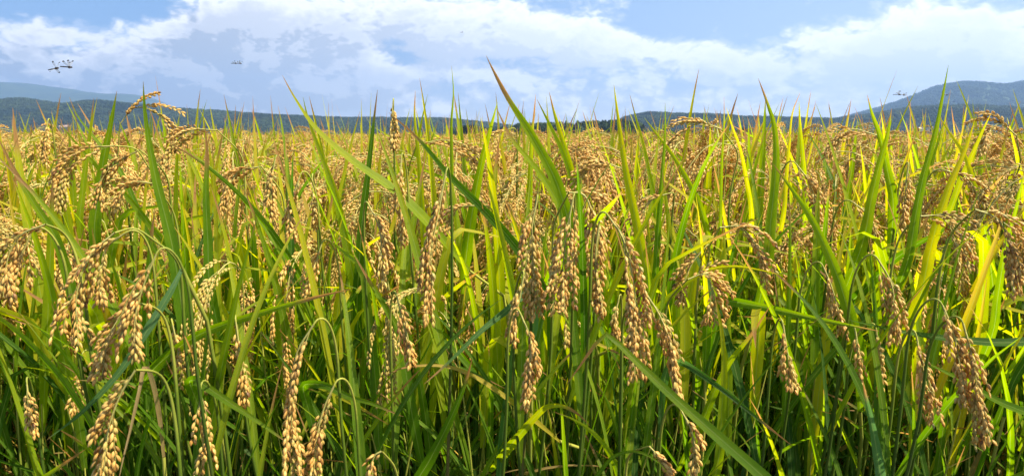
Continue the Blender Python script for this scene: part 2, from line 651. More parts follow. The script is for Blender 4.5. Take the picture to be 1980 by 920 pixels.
def grain_material():
    m, t, out = new_mat('rice_grain')
    r = attr(t, 'rnd')
    uv = t.n('ShaderNodeUVMap', uv_map='UVMap').outputs[0]
    sx = t.n('ShaderNodeSeparateXYZ')
    t.put(sx.inputs[0], uv)
    oi = t.n('ShaderNodeObjectInfo').outputs['Random']
    col = t.ramp(r, [(0.0, (.46, .42, .12)), (.06, (.84, .58, .16)), (.35, (.85, .54, .15)), (.65, (.81, .48, .12)), (.90, (.62, .31, .06)), (.95, (.33, .15, .045)), (1.0, (.19, .085, .03))])
    col = t.mix(t.m('MULTIPLY', oi, .30), col, (.86, .58, .13))
    col = t.mix(t.m('MULTIPLY', t.m('GREATER_THAN', t.m('FRACT', t.m('MULTIPLY', oi, 7.0)), .8), .4), col, (.52, .50, .12))
    ridge = t.m('SINE', t.m('MULTIPLY', sx.outputs[0], 6.2832 * 5))
    nz = t.noise(t.v('ADD', t.v('MULTIPLY', uv, (3, 3, 1)), None), 4.0, 3, .6)
    col = t.mix(t.m('MULTIPLY', t.mr(nz, .45, .75), .25), col, (.36, .19, .07))
    endc = t.mr(sx.outputs[1], .9, 1.0)
    col = t.mix(t.m('MULTIPLY', endc, .45), col, (.30, .15, .06))
    bp = t.n('ShaderNodeBump')
    bp.inputs['Strength'].default_value = .5
    bp.inputs['Distance'].default_value = .0003
    t.put(bp.inputs['Height'], ridge)
    pr = t.n('ShaderNodeBsdfPrincipled')
    t.put(pr.inputs['Base Color'], col)
    pr.inputs['Roughness'].default_value = .45
    pr.inputs['Specular IOR Level'].default_value = .4
    t.put(pr.inputs['Normal'], bp.outputs[0])
    tr = t.n('ShaderNodeBsdfTranslucent')
    t.put(tr.inputs['Color'], col)
    mx = t.n('ShaderNodeMixShader')
    mx.inputs[0].default_value = .3
    t.put(mx.inputs[1], pr.outputs[0])
    t.put(mx.inputs[2], tr.outputs[0])
    t.put(out.inputs['Surface'], mx.outputs[0])
    return m


def plain(name, c, rough=.6, var=.25, scale=8.0):
    m, t, out = new_mat(name)
    tc = t.n('ShaderNodeTexCoord').outputs['Object']
    nz = t.noise(tc, scale, 4, .6)
    dark = tuple(x * (1 - var) for x in c)
    lite = tuple(x * (1 + var) for x in c)
    col = t.mix(nz, dark, lite)
    pr = t.n('ShaderNodeBsdfPrincipled')
    t.put(pr.inputs['Base Color'], col)
    pr.inputs['Roughness'].default_value = rough
    t.put(out.inputs['Surface'], pr.outputs[0])
    return m


M_LEAF, M_STEM, M_GRAIN = leaf_material(), stem_material(), grain_material()
M_RACH = plain('rice_rachis', (.40, .36, .09), .6, .2, 60)
MATS = {0: M_LEAF, 1: M_STEM, 2: M_GRAIN, 3: M_RACH}


def soil_material():
    m, t, out = new_mat('paddy_soil')
    tc = t.n('ShaderNodeTexCoord').outputs['Object']
    n1 = t.noise(tc, 9.0, 6, .62)
    n2 = t.noise(tc, 70.0, 4, .6)
    col = t.ramp(n1, [(.3, (.030, .022, .014)), (.55, (.060, .044, .026)), (.75, (.10, .075, .042))])
    geo = t.n('ShaderNodeNewGeometry').outputs['Position']
    dist = t.v('LENGTH', geo, out=1)
    grassy = t.mix(t.noise(tc, .05, 4, .6), (.055, .085, .022), (.12, .12, .035))
    col = t.mix(t.mr(dist, 90, 130), col, grassy)        # meadows beyond the paddy
    bp = t.n('ShaderNodeBump')
    bp.inputs['Strength'].default_value = .8
    bp.inputs['Distance'].default_value = .02
    t.put(bp.inputs['Height'], t.m('ADD', n1, t.m('MULTIPLY', n2, .4)))
    pr = t.n('ShaderNodeBsdfPrincipled')
    t.put(pr.inputs['Base Color'], col)
    pr.inputs['Roughness'].default_value = .8
    t.put(pr.inputs['Normal'], bp.outputs[0])
    t.put(out.inputs['Surface'], pr.outputs[0])
    return m


def forest_material(name, a_, b_):
    m, t, out = new_mat(name)
    oi = t.n('ShaderNodeObjectInfo').outputs['Random']
    geo = t.n('ShaderNodeNewGeometry').outputs['Position']
    big = t.noise(geo, .009, 4, .6)
    k = t.m('ADD', t.m('MULTIPLY', t.mr(big, .40, .60), .75), t.m('MULTIPLY', oi, .25))
    col = t.mix(k, a_, b_)
    pr = t.n('ShaderNodeBsdfPrincipled')
    t.put(pr.inputs['Base Color'], col)
    pr.inputs['Roughness'].default_value = .8
    pr.inputs['Specular IOR Level'].default_value = .15
    t.put(out.inputs['Surface'], pr.outputs[0])
    return m


M_FOREST = forest_material('forest_foliage', (.010, .024, .011), (.040, .062, .018))
M_HILL = forest_material('hill_ground', (.025, .045, .015), (.055, .08, .022))


# ------------------------------------------------------------------ scattering (stuff only)
def scatter(name, pts, rots, scl, idx, meshes, host=None):
    """ONE object of countless plants: points that carry copies of a few source meshes"""
    cl = bpy.data.collections.new(name + '_kinds')
    for i, me in enumerate(meshes):
        cl.objects.link(bpy.data.objects.new('%s_kind_%03d' % (name, i), me))
    me = bpy.data.meshes.new(name)
    n = len(pts)
    me.vertices.add(n)
    me.vertices.foreach_set('co', np.asarray(pts, np.float32).ravel())
    at = me.attributes.new('rot', 'FLOAT_VECTOR', 'POINT')
    at.data.foreach_set('vector', np.asarray(rots, np.float32).ravel())
    at = me.attributes.new('scl', 'FLOAT_VECTOR', 'POINT')
    s = np.asarray(scl, np.float32)
    if s.ndim == 1:
        s = np.repeat(s[:, None], 3, 1)
    at.data.foreach_set('vector', s.ravel())
    at = me.attributes.new('idx', 'INT', 'POINT')
    at.data.foreach_set('value', np.asarray(idx, np.int32))
    o = obj(name, me)
    ng = bpy.data.node_groups.new(name + '_scatter', 'GeometryNodeTree')
    ng.interface.new_socket('Geometry', in_out='INPUT', socket_type='NodeSocketGeometry')
    ng.interface.new_socket('Geometry', in_out='OUTPUT', socket_type='NodeSocketGeometry')
    N, Lk = ng.nodes, ng.links
    gi, go = N.new('NodeGroupInput'), N.new('NodeGroupOutput')
    ci = N.new('GeometryNodeCollectionInfo')
    ci.inputs['Collection'].default_value = cl
    ci.inputs['Separate Children'].default_value = True
    ci.inputs['Reset Children'].default_value = True
    ip = N.new('GeometryNodeInstanceOnPoints')
    ip.inputs['Pick Instance'].default_value = True

    def na(nm, ty):
        nd = N.new('GeometryNodeInputNamedAttribute')
        nd.data_type = ty
        nd.inputs['Name'].default_value = nm
        return nd.outputs[0]
    Lk.new(gi.outputs[0], ip.inputs['Points'])
    Lk.new(ci.outputs[0], ip.inputs['Instance'])
    Lk.new(na('idx', 'INT'), ip.inputs['Instance Index'])
    Lk.new(na('rot', 'FLOAT_VECTOR'), ip.inputs['Rotation'])
    Lk.new(na('scl', 'FLOAT_VECTOR'), ip.inputs['Scale'])
    Lk.new(ip.outputs[0], go.inputs[0])
    md = o.modifiers.new('scatter', 'NODES')
    md.node_group = ng
    tag(o, kind='stuff')
    return o


# ------------------------------------------------------------------ ground, hills, mountain, haze
def ground():
    xs = np.r_[-6400, -3000, -600, -150, np.linspace(-40, 40, 81), 150, 600, 3000, 6400]
    ys = np.r_[-290, -100, -20, np.linspace(-5, 40, 60), 150, 600, 3000, 5900]
    X, Y = np.meshgrid(xs, ys)
    near = np.exp(-((X / 25) ** 2 + ((Y - 10) / 25) ** 2))
    Z = near * (.012 * np.sin(X * 7.1 + Y * 3.3) + .012 * np.sin(Y * 9.7 - X * 2.1))
    V = np.stack([X, Y, Z], -1).reshape(-1, 3)
    mb = MB()
    mb.add(V, grid_faces(len(ys), len(xs)), V[:, :2], 0, 0)
    o = obj('ground', mb.mesh('ground', {0: soil_material()}))
    tag(o, 'dark paddy soil under the rice stalks', kind='structure')


def fbm1(x, seed, octv=5, base=1.0):
    rs = np.random.RandomState(seed)
    y = 0
    for k in range(octv):
        y = y + np.sin(x * base * 2 ** k * rs.uniform(.8, 1.2) + rs.uniform(6.28)) * .55 ** k
    return y


def hill(name, label, prof, D, depth, seed, nx=260, ny=40, spur=.35, mat=None, trees=3):
    """a ridge at distance D whose skyline follows prof (photo pixels), sloping down to the plain"""
    px_, py_ = zip(*prof)
    gx = np.linspace(px_[0], px_[-1], nx)
    # smooth ridge line through the profile
    H = np.interp(gx, px_, py_)
    ker = np.hanning(9)
    ker /= ker.sum()
    H = np.convolve(np.pad(H, 4, mode='edge'), ker, 'valid')
    t = np.linspace(0, 1.35, ny)
    rs = np.random.RandomState(seed)
    V = np.zeros((ny, nx, 3))
    for i, tt in enumerate(t):
        dd = D - depth * (1 - tt)
        el = np.array([pa(x, y)[1] for x, y in zip(gx, H)])
        az = np.array([pa(x, 264)[0] for x in gx])
        hh = np.maximum(CAM[2] + D * np.tan(el) / np.cos(az), 0)
        X = np.tan(az) * D * (.75 + .25 * min(tt, 1.35))
        up = (math.sin(min(tt, 1) * math.pi / 2) ** 1.15) if tt <= 1 else math.cos((tt - 1) / .35 * math.pi / 2) ** .8
        fold = 1 + spur * (tt * (1 - tt) if tt < 1 else 0) * 2.2 * (fbm1(X / D * 30 + tt * 2.5, seed, 5) * .5)
        V[i, :, 0] = X
        V[i, :, 1] = dd
        V[i, :, 2] = np.maximum(hh - trees, 0) * np.minimum(up * fold, .25 + .75 * up) - 1.0
    mb = MB()
    mb.add(V.reshape(-1, 3), grid_faces(ny, nx), V[..., :2].reshape(-1, 2), 0, 0)
    o = obj(name, mb.mesh(name, {0: mat or M_HILL}))
    tag(o, label, kind='structure')
    return V


def on_grid(V, n, rs, tmax=1.0):
    """random points on a hill grid"""
    ny, nx, _ = V.shape
    a_ = rs.uniform(0, ny - 1.001, n)
    b_ = rs.uniform(0, nx - 1.001, n)
    i, j = a_.astype(int), b_.astype(int)
    f, g = (a_ - i)[:, None], (b_ - j)[:, None]
    return (V[i, j] * (1 - f) + V[i + 1, j] * f) * (1 - g) + (V[i, j + 1] * (1 - f) + V[i + 1, j + 1] * f) * g


def crown_mesh(name, rs, lumps=6, cone=False, mat=None):
    """a tree crown seen from far: ragged lumps with leafy flecks, unit height"""
    mb = MB()
    nu, nv = 9, 7
    for k in range(lumps):
        if cone:
            z = k / lumps
            c = np.array([rs.normal() * .03, rs.normal() * .03, .2 + z * .75])
            rad = (.34 * (1 - z) + .06) * np.array([1, 1, .8])
        else:
            an = rs.uniform(6.28)
            rr = rs.uniform(.0, .26)
            c = np.array([rr * math.cos(an), rr * math.sin(an), rs.uniform(.42, .8)])
            rad = rs.uniform(.17, .30) * np.array([1, 1, .85])
        th = np.linspace(.05, math.pi - .05, nv)
        ph = np.arange(nu) * 2 * math.pi / nu
        S = np.stack([np.sin(th)[:, None] * np.cos(ph), np.sin(th)[:, None] * np.sin(ph), np.broadcast_to(np.cos(th)[:, None], (nv, nu))], -1)
        S = S * (1 + rs.uniform(-.28, .28, (nv, nu, 1)))
        V = c + S * rad
        mb.add(V.reshape(-1, 3), grid_faces(nv, nu, True), np.zeros((nv * nu, 2)), rs.uniform(), 0)
    nf = 160
    d = unit(rs.normal(size=(nf, 3)))
    if cone:
        z = rs.uniform(.1, 1, nf)
        C = np.stack([d[:, 0] * .4 * (1 - z), d[:, 1] * .4 * (1 - z), z], 1)
    else:
        C = np.array([0, 0, .6]) + d * np.array([.46, .46, .38]) * rs.uniform(.8, 1.05, (nf, 1))
    A = unit(np.cross(d, rs.normal(size=(nf, 3)))) * .05
    B = unit(np.cross(A, rs.normal(size=(nf, 3)))) * .045
    V = np.stack([C - A - B, C + A - B, C + A + B, C - A + B], 1).reshape(-1, 3)
    mb.add(V, np.arange(nf * 4).reshape(-1, 4), np.zeros((nf * 4, 2)), .5, 0)
    th = np.linspace(0, .5, 4)
    tube(mb, np.stack([0 * th, 0 * th, th], 1), [.035, .028, .022, .018], 5, 1, 0)
    me = mb.mesh(name, {0: mat or M_FOREST, 1: M_BARK})
    return me


M_BARK = plain('tree_bark', (.09, .065, .045), .9, .35, 20)

ground()
far_hill = hill('mountain', 'distant blue mountain fading into cloud', [(-900, 215), (-500, 165), (-250, 152), (-60, 158), (60, 163), (150, 172), (200, 183), (260, 183), (305, 190), (345, 210), (420, 240), (520, 262), (620, 266)], 5400, 1600, 3, 160, 30, .25, trees=0)
left_hill = hill('hill', 'long forested ridge across the plain', [(-800, 250), (-400, 215), (-120, 200), (0, 195), (50, 190), (95, 198), (150, 203), (210, 197), (260, 203), (340, 210), (450, 217), (540, 225), (640, 228), (740, 229), (860, 231), (930, 238), (1010, 246), (1100, 258), (1200, 266)], 1700, 600, 5, 300, 40, .5)
right_mtn = hill('mountain', 'high rounded mountain behind the low hill', [(1450, 268), (1540, 247), (1620, 229), (1690, 210), (1740, 193), (1770, 180), (1800, 167), (1840, 161), (1880, 163), (1920, 168), (1950, 162), (1990, 156), (2080, 150), (2250, 165), (2500, 190), (2900, 250)], 3300, 1100, 8, 240, 40, .45)
mid_hill = hill('hill', 'low wooded hill running along the horizon', [(1110, 268), (1170, 245), (1210, 226), (1250, 219), (1300, 222), (1360, 223), (1430, 227), (1520, 228), (1600, 232), (1680, 222), (1740, 211), (1800, 206), (1850, 204), (1920, 209), (1980, 216), (2100, 225), (2300, 215), (2600, 250)], 1550, 560, 11, 300, 40, .55)

rs = np.random.RandomState(21)
CROWNS = [crown_mesh('forest_crown', rs, 6) for _ in range(5)] + [crown_mesh('forest_cone', rs, 6, True) for _ in range(2)]


def photo_xy(P):
    """world points -> photo pixels"""
    Q = np.asarray(P) - CAM
    c, s_ = math.cos(PITCH), math.sin(PITCH)
    d = Q[..., 1] * c - Q[..., 2] * s_
    u = Q[..., 1] * s_ + Q[..., 2] * c
    return 990 + F * Q[..., 0] / d, 460 - F * u / d


def on_cut(P):
    x, y = photo_xy(P)
    return ((x - 127) / 19) ** 2 + ((y - 247) / 5.0) ** 2 < 1


def cut_bank(V):
    """bare earth cutting on the near slope of the long ridge"""
    f = grid_faces(V.shape[0], V.shape[1])
    P = V.reshape(-1, 3)
    # refine so that the outline is ragged rather than blocky
    mb = MB()
    n = 5
    for q in f[on_cut(P[f].mean(1)) | on_cut(P[f[:, 0]]) | on_cut(P[f[:, 2]])]:
        a_, b_, c_, d_ = P[q]
        g = np.linspace(0, 1, n + 1)
        U, W = np.meshgrid(g, g)
        G = (a_ * (1 - U[..., None]) + b_ * U[..., None]) * (1 - W[..., None]) + (d_ * (1 - U[..., None]) + c_ * U[..., None]) * W[..., None]
        G = G + np.array([0, -1.2, 1.0])
        gf = grid_faces(n + 1, n + 1)
        gf = gf[on_cut(G.reshape(-1, 3)[gf].mean(1))]
        if len(gf):
            mb.add(G.reshape(-1, 3), gf, G.reshape(-1, 3)[:, :2], 0, 0)
    if mb.nv:
        o = obj('bare_hillside', mb.mesh('bare_hillside', {0: plain('bare_earth', (.34, .22, .15), .9, .3, .2)}))
        tag(o, 'bare brown earth cutting at the foot of the long ridge', kind='structure')


def forest(name, label, V, n, size, seed):
    rs = np.random.RandomState(seed)
    P = on_grid(V, n, rs)
    P = P[~on_cut(P)]
    P = P[P[:, 2] > -.5]
    k = len(P)
    P[:, 2] -= size * .3
    rot = np.stack([0 * P[:, 0], 0 * P[:, 0], rs.uniform(0, 6.28, k)], 1)
    s = size * rs.uniform(.7, 1.25, k)
    o = scatter(name, P, rot, np.stack([s * 1.15, s * 1.15, s], 1), rs.choice(7, k, p=[.17, .17, .17, .17, .16, .08, .08]), CROWNS)
    tag(o, label)


cut_bank(left_hill)
forest('forest', 'dense green forest covering the long ridge', left_hill, 42000, 8.5, 31)
forest('forest', 'dense green forest covering the low wooded hill', mid_hill, 36000, 8, 32)
forest('forest', 'forest covering the high rounded mountain', right_mtn, 42000, 11, 33)


def woodland():
    """dark belt of trees on the plain in front of the hills"""
    rs = np.random.RandomState(41)
    pts, sc = [], []
    for x0, x1, D, y0, y1, n in ((1000, 1236, 420, 246, 240, 150), (870, 1000, 520, 252, 250, 60), (1236, 1420, 560, 254, 257, 70), (1500, 1980, 620, 259, 261, 110), (-60, 420, 700, 262, 262, 90)):
        for _ in range(n):
            f = rs.uniform()
            dd = D * rs.uniform(.94, 1.12)
            top = (264 - (y0 + (y1 - y0) * f)) / F * dd + 1.0
            w = px(x0 + (x1 - x0) * f, 264, 1.0) - CAM
            pts.append((w[0] / w[1] * dd, dd, -.3))
            sc.append(top * rs.uniform(1.05, 1.4))
    pts, sc = np.array(pts), np.array(sc)
    k = len(pts)
    rot = np.stack([np.zeros(k), np.zeros(k), rs.uniform(0, 6.28, k)], 1)
    o = scatter('woodland', pts, rot, np.stack([sc * .95, sc * .95, sc], 1), rs.choice(7, k, p=[.14, .14, .14, .14, .14, .15, .15]), CROWNS)
    tag(o, 'dark belt of trees between the paddy and the hills')


woodland()


def haze():
    x0, x1, y0, y1, z0, z1 = -6500, 6500, -300, 6000, -3.0, 500
    V = np.array([(x, y, z) for x in (x0, x1) for y in (y0, y1) for z in (z0, z1)], float)
    Fq = np.array([(0, 1, 3, 2), (4, 6, 7, 5), (0, 4, 5, 1), (2, 3, 7, 6), (0, 2, 6, 4), (1, 5, 7, 3)])
    m, t, out = new_mat('haze')
    pv = t.n('ShaderNodeVolumePrincipled')
    pv.inputs['Color'].default_value = (.40, .63, 1.0, 1)
    pv.inputs['Density'].default_value = 1.9e-4
    pv.inputs['Anisotropy'].default_value = .2
    t.put(out.inputs['Volume'], pv.outputs[0])
    mb = MB()
    mb.add(V, Fq, np.zeros((8, 2)), 0, 0)
    o = obj('haze', mb.mesh('haze', {0: m}))
    tag(o, 'thin blue haze over the plain', kind='stuff')


haze()


# ------------------------------------------------------------------ house and lone trees at the far side of the paddy
def box(mb, c, s, mat=0, rz=0):
    c, s = np.asarray(c, float), np.asarray(s, float) / 2
    V = np.array([(x, y, z) for x in (-1, 1) for y in (-1, 1) for z in (-1, 1)]) * s + c
    # split corners so that shading stays flat
    Fq = [(0, 1, 3, 2), (4, 6, 7, 5), (0, 4, 5, 1), (2, 3, 7, 6), (0, 2, 6, 4), (1, 5, 7, 3)]
    VV = np.vstack([V[list(f)] for f in Fq])
    mb.add(VV, np.arange(24).reshape(6, 4), np.zeros((24, 2)), 0, mat)


def farmhouse():
    mw, mr_ = plain('house_wall', (.30, .28, .25), .8, .15, 1), plain('roof_tiles', (.11, .13, .17), .5, .3, 3)
    mg, mf = plain('window_glass', (.03, .035, .04), .1, .1, 1), plain('window_frame', (.22, .20, .17), .6, .1, 3)
    w = px(1381, 264, 1.0) - CAM
    D = 380.0
    root = obj('farmhouse', None, None, (w[0] / w[1] * D, D, 0))
    tag(root, 'grey tiled farmhouse roof just showing over the rice before the dark trees', 'house')

    def part(name, mb, mats, parent=root):
        return obj(name, mb.mesh(name, mats), parent)
    mb = MB()
    box(mb, (0, 0, 1.3), (7.5, 5, 2.6))
    part('wall', mb, {0: mw})
    mb = MB()
    # gabled roof with overhang
    for s in (-1, 1):
        V = np.array([(-4.2, s * 3.1, 2.4), (4.2, s * 3.1, 2.4), (4.2, 0, 4.3), (-4.2, 0, 4.3)])
        V2 = V + (0, 0, .18)
        A = np.vstack([V, V2])
        mb.add(A, [(0, 1, 2, 3), (4, 5, 6, 7), (0, 1, 5, 4), (1, 2, 6, 5), (2, 3, 7, 6), (3, 0, 4, 7)], np.zeros((8, 2)), 0, 0)
    box(mb, (0, 0, 4.52), (8.5, .3, .2))
    part('roof', mb, {0: mr_})
    for x in (-2.2, 2.2):
        mb = MB()
        box(mb, (x, -2.52, 1.4), (1.5, .08, 1.1))
        wo = part('window', mb, {0: mf})
        mb = MB()
        box(mb, (x, -2.57, 1.4), (1.3, .04, .9))
        part('pane', mb, {0: mg}, wo)
    mb = MB()
    box(mb, (0, -2.53, 1.0), (.9, .07, 1.95))
    part('door', mb, {0: mf})


farmhouse()


def lone_tree(x, ytop, D, wpx, label, seed):
    rs = np.random.RandomState(seed)
    w = px(x, 264, 1.0) - CAM
    h = (264 - ytop) / F * D + 1.03
    wd = wpx / F * D
    root = obj('broadleaf_tree', None, None, (w[0] / w[1] * D, D, 0))
    tag(root, label, 'tree')
    mb = MB()
    P = catmull([(0, 0, -.2), (.1, 0, h * .3), (-.05, .1, h * .6), (.05, 0, h * .85)], 8)
    tube(mb, P, np.linspace(.05, .012, 9) * h, 7, 0)
    for k in range(5):
        z = h * rs.uniform(.3, .55)
        an = rs.uniform(6.28)
        Q = catmull([(0, 0, z), (math.cos(an) * wd * .2, math.sin(an) * wd * .2, z + h * .12), (math.cos(an) * wd * .38, math.sin(an) * wd * .38, z + h * .22)], 5)
        tube(mb, Q, np.linspace(.022, .006, 6) * h, 5, 0)
    obj('trunk', mb.mesh('trunk', {0: M_BARK}), root)
    mb = MB()
    n = 2600
    # leaf clumps through the volume of several lobes
    lob = [(rs.uniform(-.3, .3) * wd, rs.uniform(-.3, .3) * wd, h * rs.uniform(.45, .8), rs.uniform(.16, .27) * wd) for _ in range(9)]
    k = rs.randint(9, size=n)
    Cn = np.array([l[:3] for l in lob])[k]
    rad = np.array([l[3] for l in lob])[k]
    C = Cn + unit(rs.normal(size=(n, 3))) * (rad * rs.uniform(.5, 1.05, n))[:, None] * (1, 1, .8)
    C[:, 2] = np.minimum(C[:, 2], h)
    A = unit(rs.normal(size=(n, 3))) * .028 * wd
    B = unit(np.cross(A, rs.normal(size=(n, 3)))) * .022 * wd
    mb.add(np.stack([C - A, C - B, C + A, C + B], 1).reshape(-1, 3), np.arange(n * 4).reshape(-1, 4), np.zeros((n * 4, 2)), .5, 0)
    obj('crown', mb.mesh('crown', {0: M_FOREST}), root)


lone_tree(1434, 248, 230, 34, 'dark rounded tree standing alone beyond the paddy beside the farmhouse', 51)
lone_tree(905, 243, 330, 44, 'dark tree at the end of the belt of trees, under the ridge', 52)

# ------------------------------------------------------------------ the rice
GROUP_FILL = 'rice stalks crowding the front of the paddy'


def put_stalk(root, parts):
    """parts: (name, MB, children) in root's local space"""
    for nm, mb, kids in parts:
        o = obj(nm, mb.mesh(nm, MATS), root)
        for kn, kb in kids:
            obj(kn, kb.mesh(kn, MATS), o)


def world_to_local(mb, base):
    for k in range(len(mb.V)):
        mb.V[k] = mb.V[k] - base
    return mb


def bezier(a, b, c, d, n):
    t = np.linspace(0, 1, n)[:, None]
    return a * (1 - t) ** 3 + 3 * b * t * (1 - t) ** 2 + 3 * c * t * t * (1 - t) + d * t ** 3


def hero_ear(label, d, pts, nb=9, seed=0, spread=.34, size=1.0, back=.14, tilt=0.0, pre=None, leaves=2, blen=.60, sag=12.0):
    """a stalk whose ear passes through photo points pts (neck to tip) at depth d"""
    rs = np.random.RandomState(1000 + seed)
    n = len(pts)
    W = [px(x, y, d + tilt * i / (n - 1)) for i, (x, y) in enumerate(pts)]
    W = np.array(W)
    N = W[0]
    d0 = unit(W[1] - W[0])
    hor = np.array([d0[0], d0[1], 0])
    if pre:
        pp = [px(x, y, d + .02 * (k + 1)) for k, (x, y) in enumerate(pre)]        # neck backwards along the stalk
        last, dirn = pp[-1], unit((pp[-2] if len(pp) > 1 else N) - pp[-1])
        head = pp[::-1][1:] + [N]
    else:
        last, dirn, head = N, d0, []
    off = np.array([(-.012 * np.sign(hor[0]) if abs(hor[0]) > .2 else rs.uniform(-.012, .012)), .05, 0])
    S = np.array([last[0] + off[0] * (1.2 if not pre else .6), last[1] + .03, last[2] - (.13 if dirn[2] < -.3 else .20)])
    low = dirn[2] < -.3
    S[2] = last[2] - (.06 if low else .12)
    arc = bezier(S, S + np.array([0, 0, .055 if low else .085]), last - dirn * (.018 if low else .04), last, 14)
    base = np.array([S[0] + rs.uniform(-.05, .05), S[1] + back * .6, 0])
    foot = bezier(base, base + np.array([0, 0, .35]), S - np.array([0, 0, .2]), S, 12)
    SP = np.vstack([foot[:-1], arc, catmull([last, *head], 8)[1:]] if head else [foot[:-1], arc])
    nS = len(SP)
    root = obj('rice_stalk', None, None, tuple(base))
    tag(root, label, 'rice plant', 'rice stalks with heavy ears at the paddy edge')
    stem = MB()
    tube(stem, SP, np.interp(np.linspace(0, 1, nS), [0, .3, .6, 1], [.0026, .0021, .0013, .0009]), 6, 1, rs.uniform(), vs=np.interp(np.arange(nS), [0, 10, 14, nS - 1], [0, .62, .86, 1.0]))
    parts = [('stem', world_to_local(stem, base), [])]
    rach, br = panicle(rs, W, nb=nb, lod=0, spread=spread, size=size, blen=blen, sag=sag)
    parts.append(('panicle', world_to_local(rach, base), [('branch', world_to_local(b, base)) for b in br]))
    for i in range(leaves):
        zb = foot[5 + 3 * i]
        P, side = blade_path(rs, zb, rs.uniform(6.28), rs.uniform(.12, .4), rs.uniform(.1, .9), rs.uniform(.3, .42), 14)
        if P[-1][2] > 1.03 or P[:, 1].min() < .62:
            continue
        mb = MB()
        ribbon(mb, P, rs.uniform(.009, .014), side, .25, rs.uniform(.0, .6))
        parts.append(('leaf', world_to_local(mb, base), []))
    put_stalk(root, parts)


def hero_leaf(label, d, wpx, pts, r, seed=0, fold=.25, turn=None, bd=None, kinkface=0.0, base=.34, pw=1.9):
    """a leafy stalk with one blade through photo points (tip first) at depth d"""
    rs = np.random.RandomState(3000 + seed)
    n = len(pts)
    bd = rs.uniform(.03, .10) if bd is None else bd
    W = np.array([px(x, y, d + bd * i / (n - 1)) for i, (x, y) in enumerate(pts)])[::-1]
    d0 = unit(W[0] - W[1])
    if W[0][2] > .55 and d0[2] < -.35:                              # the blade goes on down into the crop to its sheath
        e1 = unit(d0 + np.array([0, 0, -.5]))
        W = np.vstack([W[0] + d0 * .03 + e1 * .12 + (0, .03, 0), W[0] + d0 * .03 + e1 * .03, W])
    elif W[0][2] > .3 and d0[2] < .45:                             # a blade that bends over: rise from the sheath and turn
        S = W[0] + np.array([np.sign(d0[0]) * .012, .05, -.12])
        W = np.vstack([bezier(S, S + np.array([0, 0, .08]), W[0] + d0 * .035, W[0], 6)[:-1], W])
    P = catmull(W, 26)
    T = tangents(P)
    view = unit(P - CAM)
    side = unit(np.cross(T, view))
    turn = rs.uniform(-.6, .6) if turn is None else turn
    tw = turn + kinkface * np.linspace(0, 1, 27)
    nn = np.cross(T, side)
    S = side * np.cos(tw)[:, None] + nn * np.sin(tw)[:, None]
    Wm = wpx * d / F / max(.55, math.cos(abs(turn)))
    b0 = P[0]
    dn = unit(b0 - P[3])
    if d0[2] >= .45 and b0[2] > .12:
        base_pt = np.array([b0[0] + .02, b0[1] + .08, 0])
        sp = [base_pt, np.array([b0[0] + .015, b0[1] + .06, b0[2] * .6]), b0 + np.array([.008, .03, -.06]), b0]
    elif b0[2] < .12:
        base_pt = np.array([b0[0], b0[1], 0])
        sp = [base_pt, (base_pt + b0) / 2, b0]
    else:
        k = b0 + np.array([dn[0], dn[1], min(dn[2], -.2)]) * .10
        base_pt = np.array([k[0] + dn[0] * .03, max(k[1], b0[1]) + .04, 0])
        sp = [base_pt, np.array([base_pt[0] * .5 + k[0] * .5, base_pt[1], k[2] * .5]), k, b0]
    root = obj('rice_stalk', None, None, tuple(base_pt))
    tag(root, label, 'rice plant', 'leafy rice stalks at the paddy edge')
    stem = MB()
    tube(stem, catmull(sp, 12), np.linspace(.003, .0022, 13), 6, 1, rs.uniform())
    lf = MB()
    r = r + .04 if 0 <= r < .7 else r
    ribbon(lf, P, Wm, S, fold, r, base=base, pw=pw)
    parts = [('stem', world_to_local(stem, base_pt), []), ('leaf', world_to_local(lf, base_pt), [])]
    q, sd = blade_path(rs, base_pt + np.array([0, 0, .25]), rs.uniform(0, 3.14), rs.uniform(.1, .35), rs.uniform(.1, .8), rs.uniform(.3, .42), 12)
    mb = MB()
    ribbon(mb, q, .011, sd, .25, rs.uniform(0, .6))
    parts.append(('leaf', world_to_local(mb, base_pt), []))
    put_stalk(root, parts)


E = hero_ear
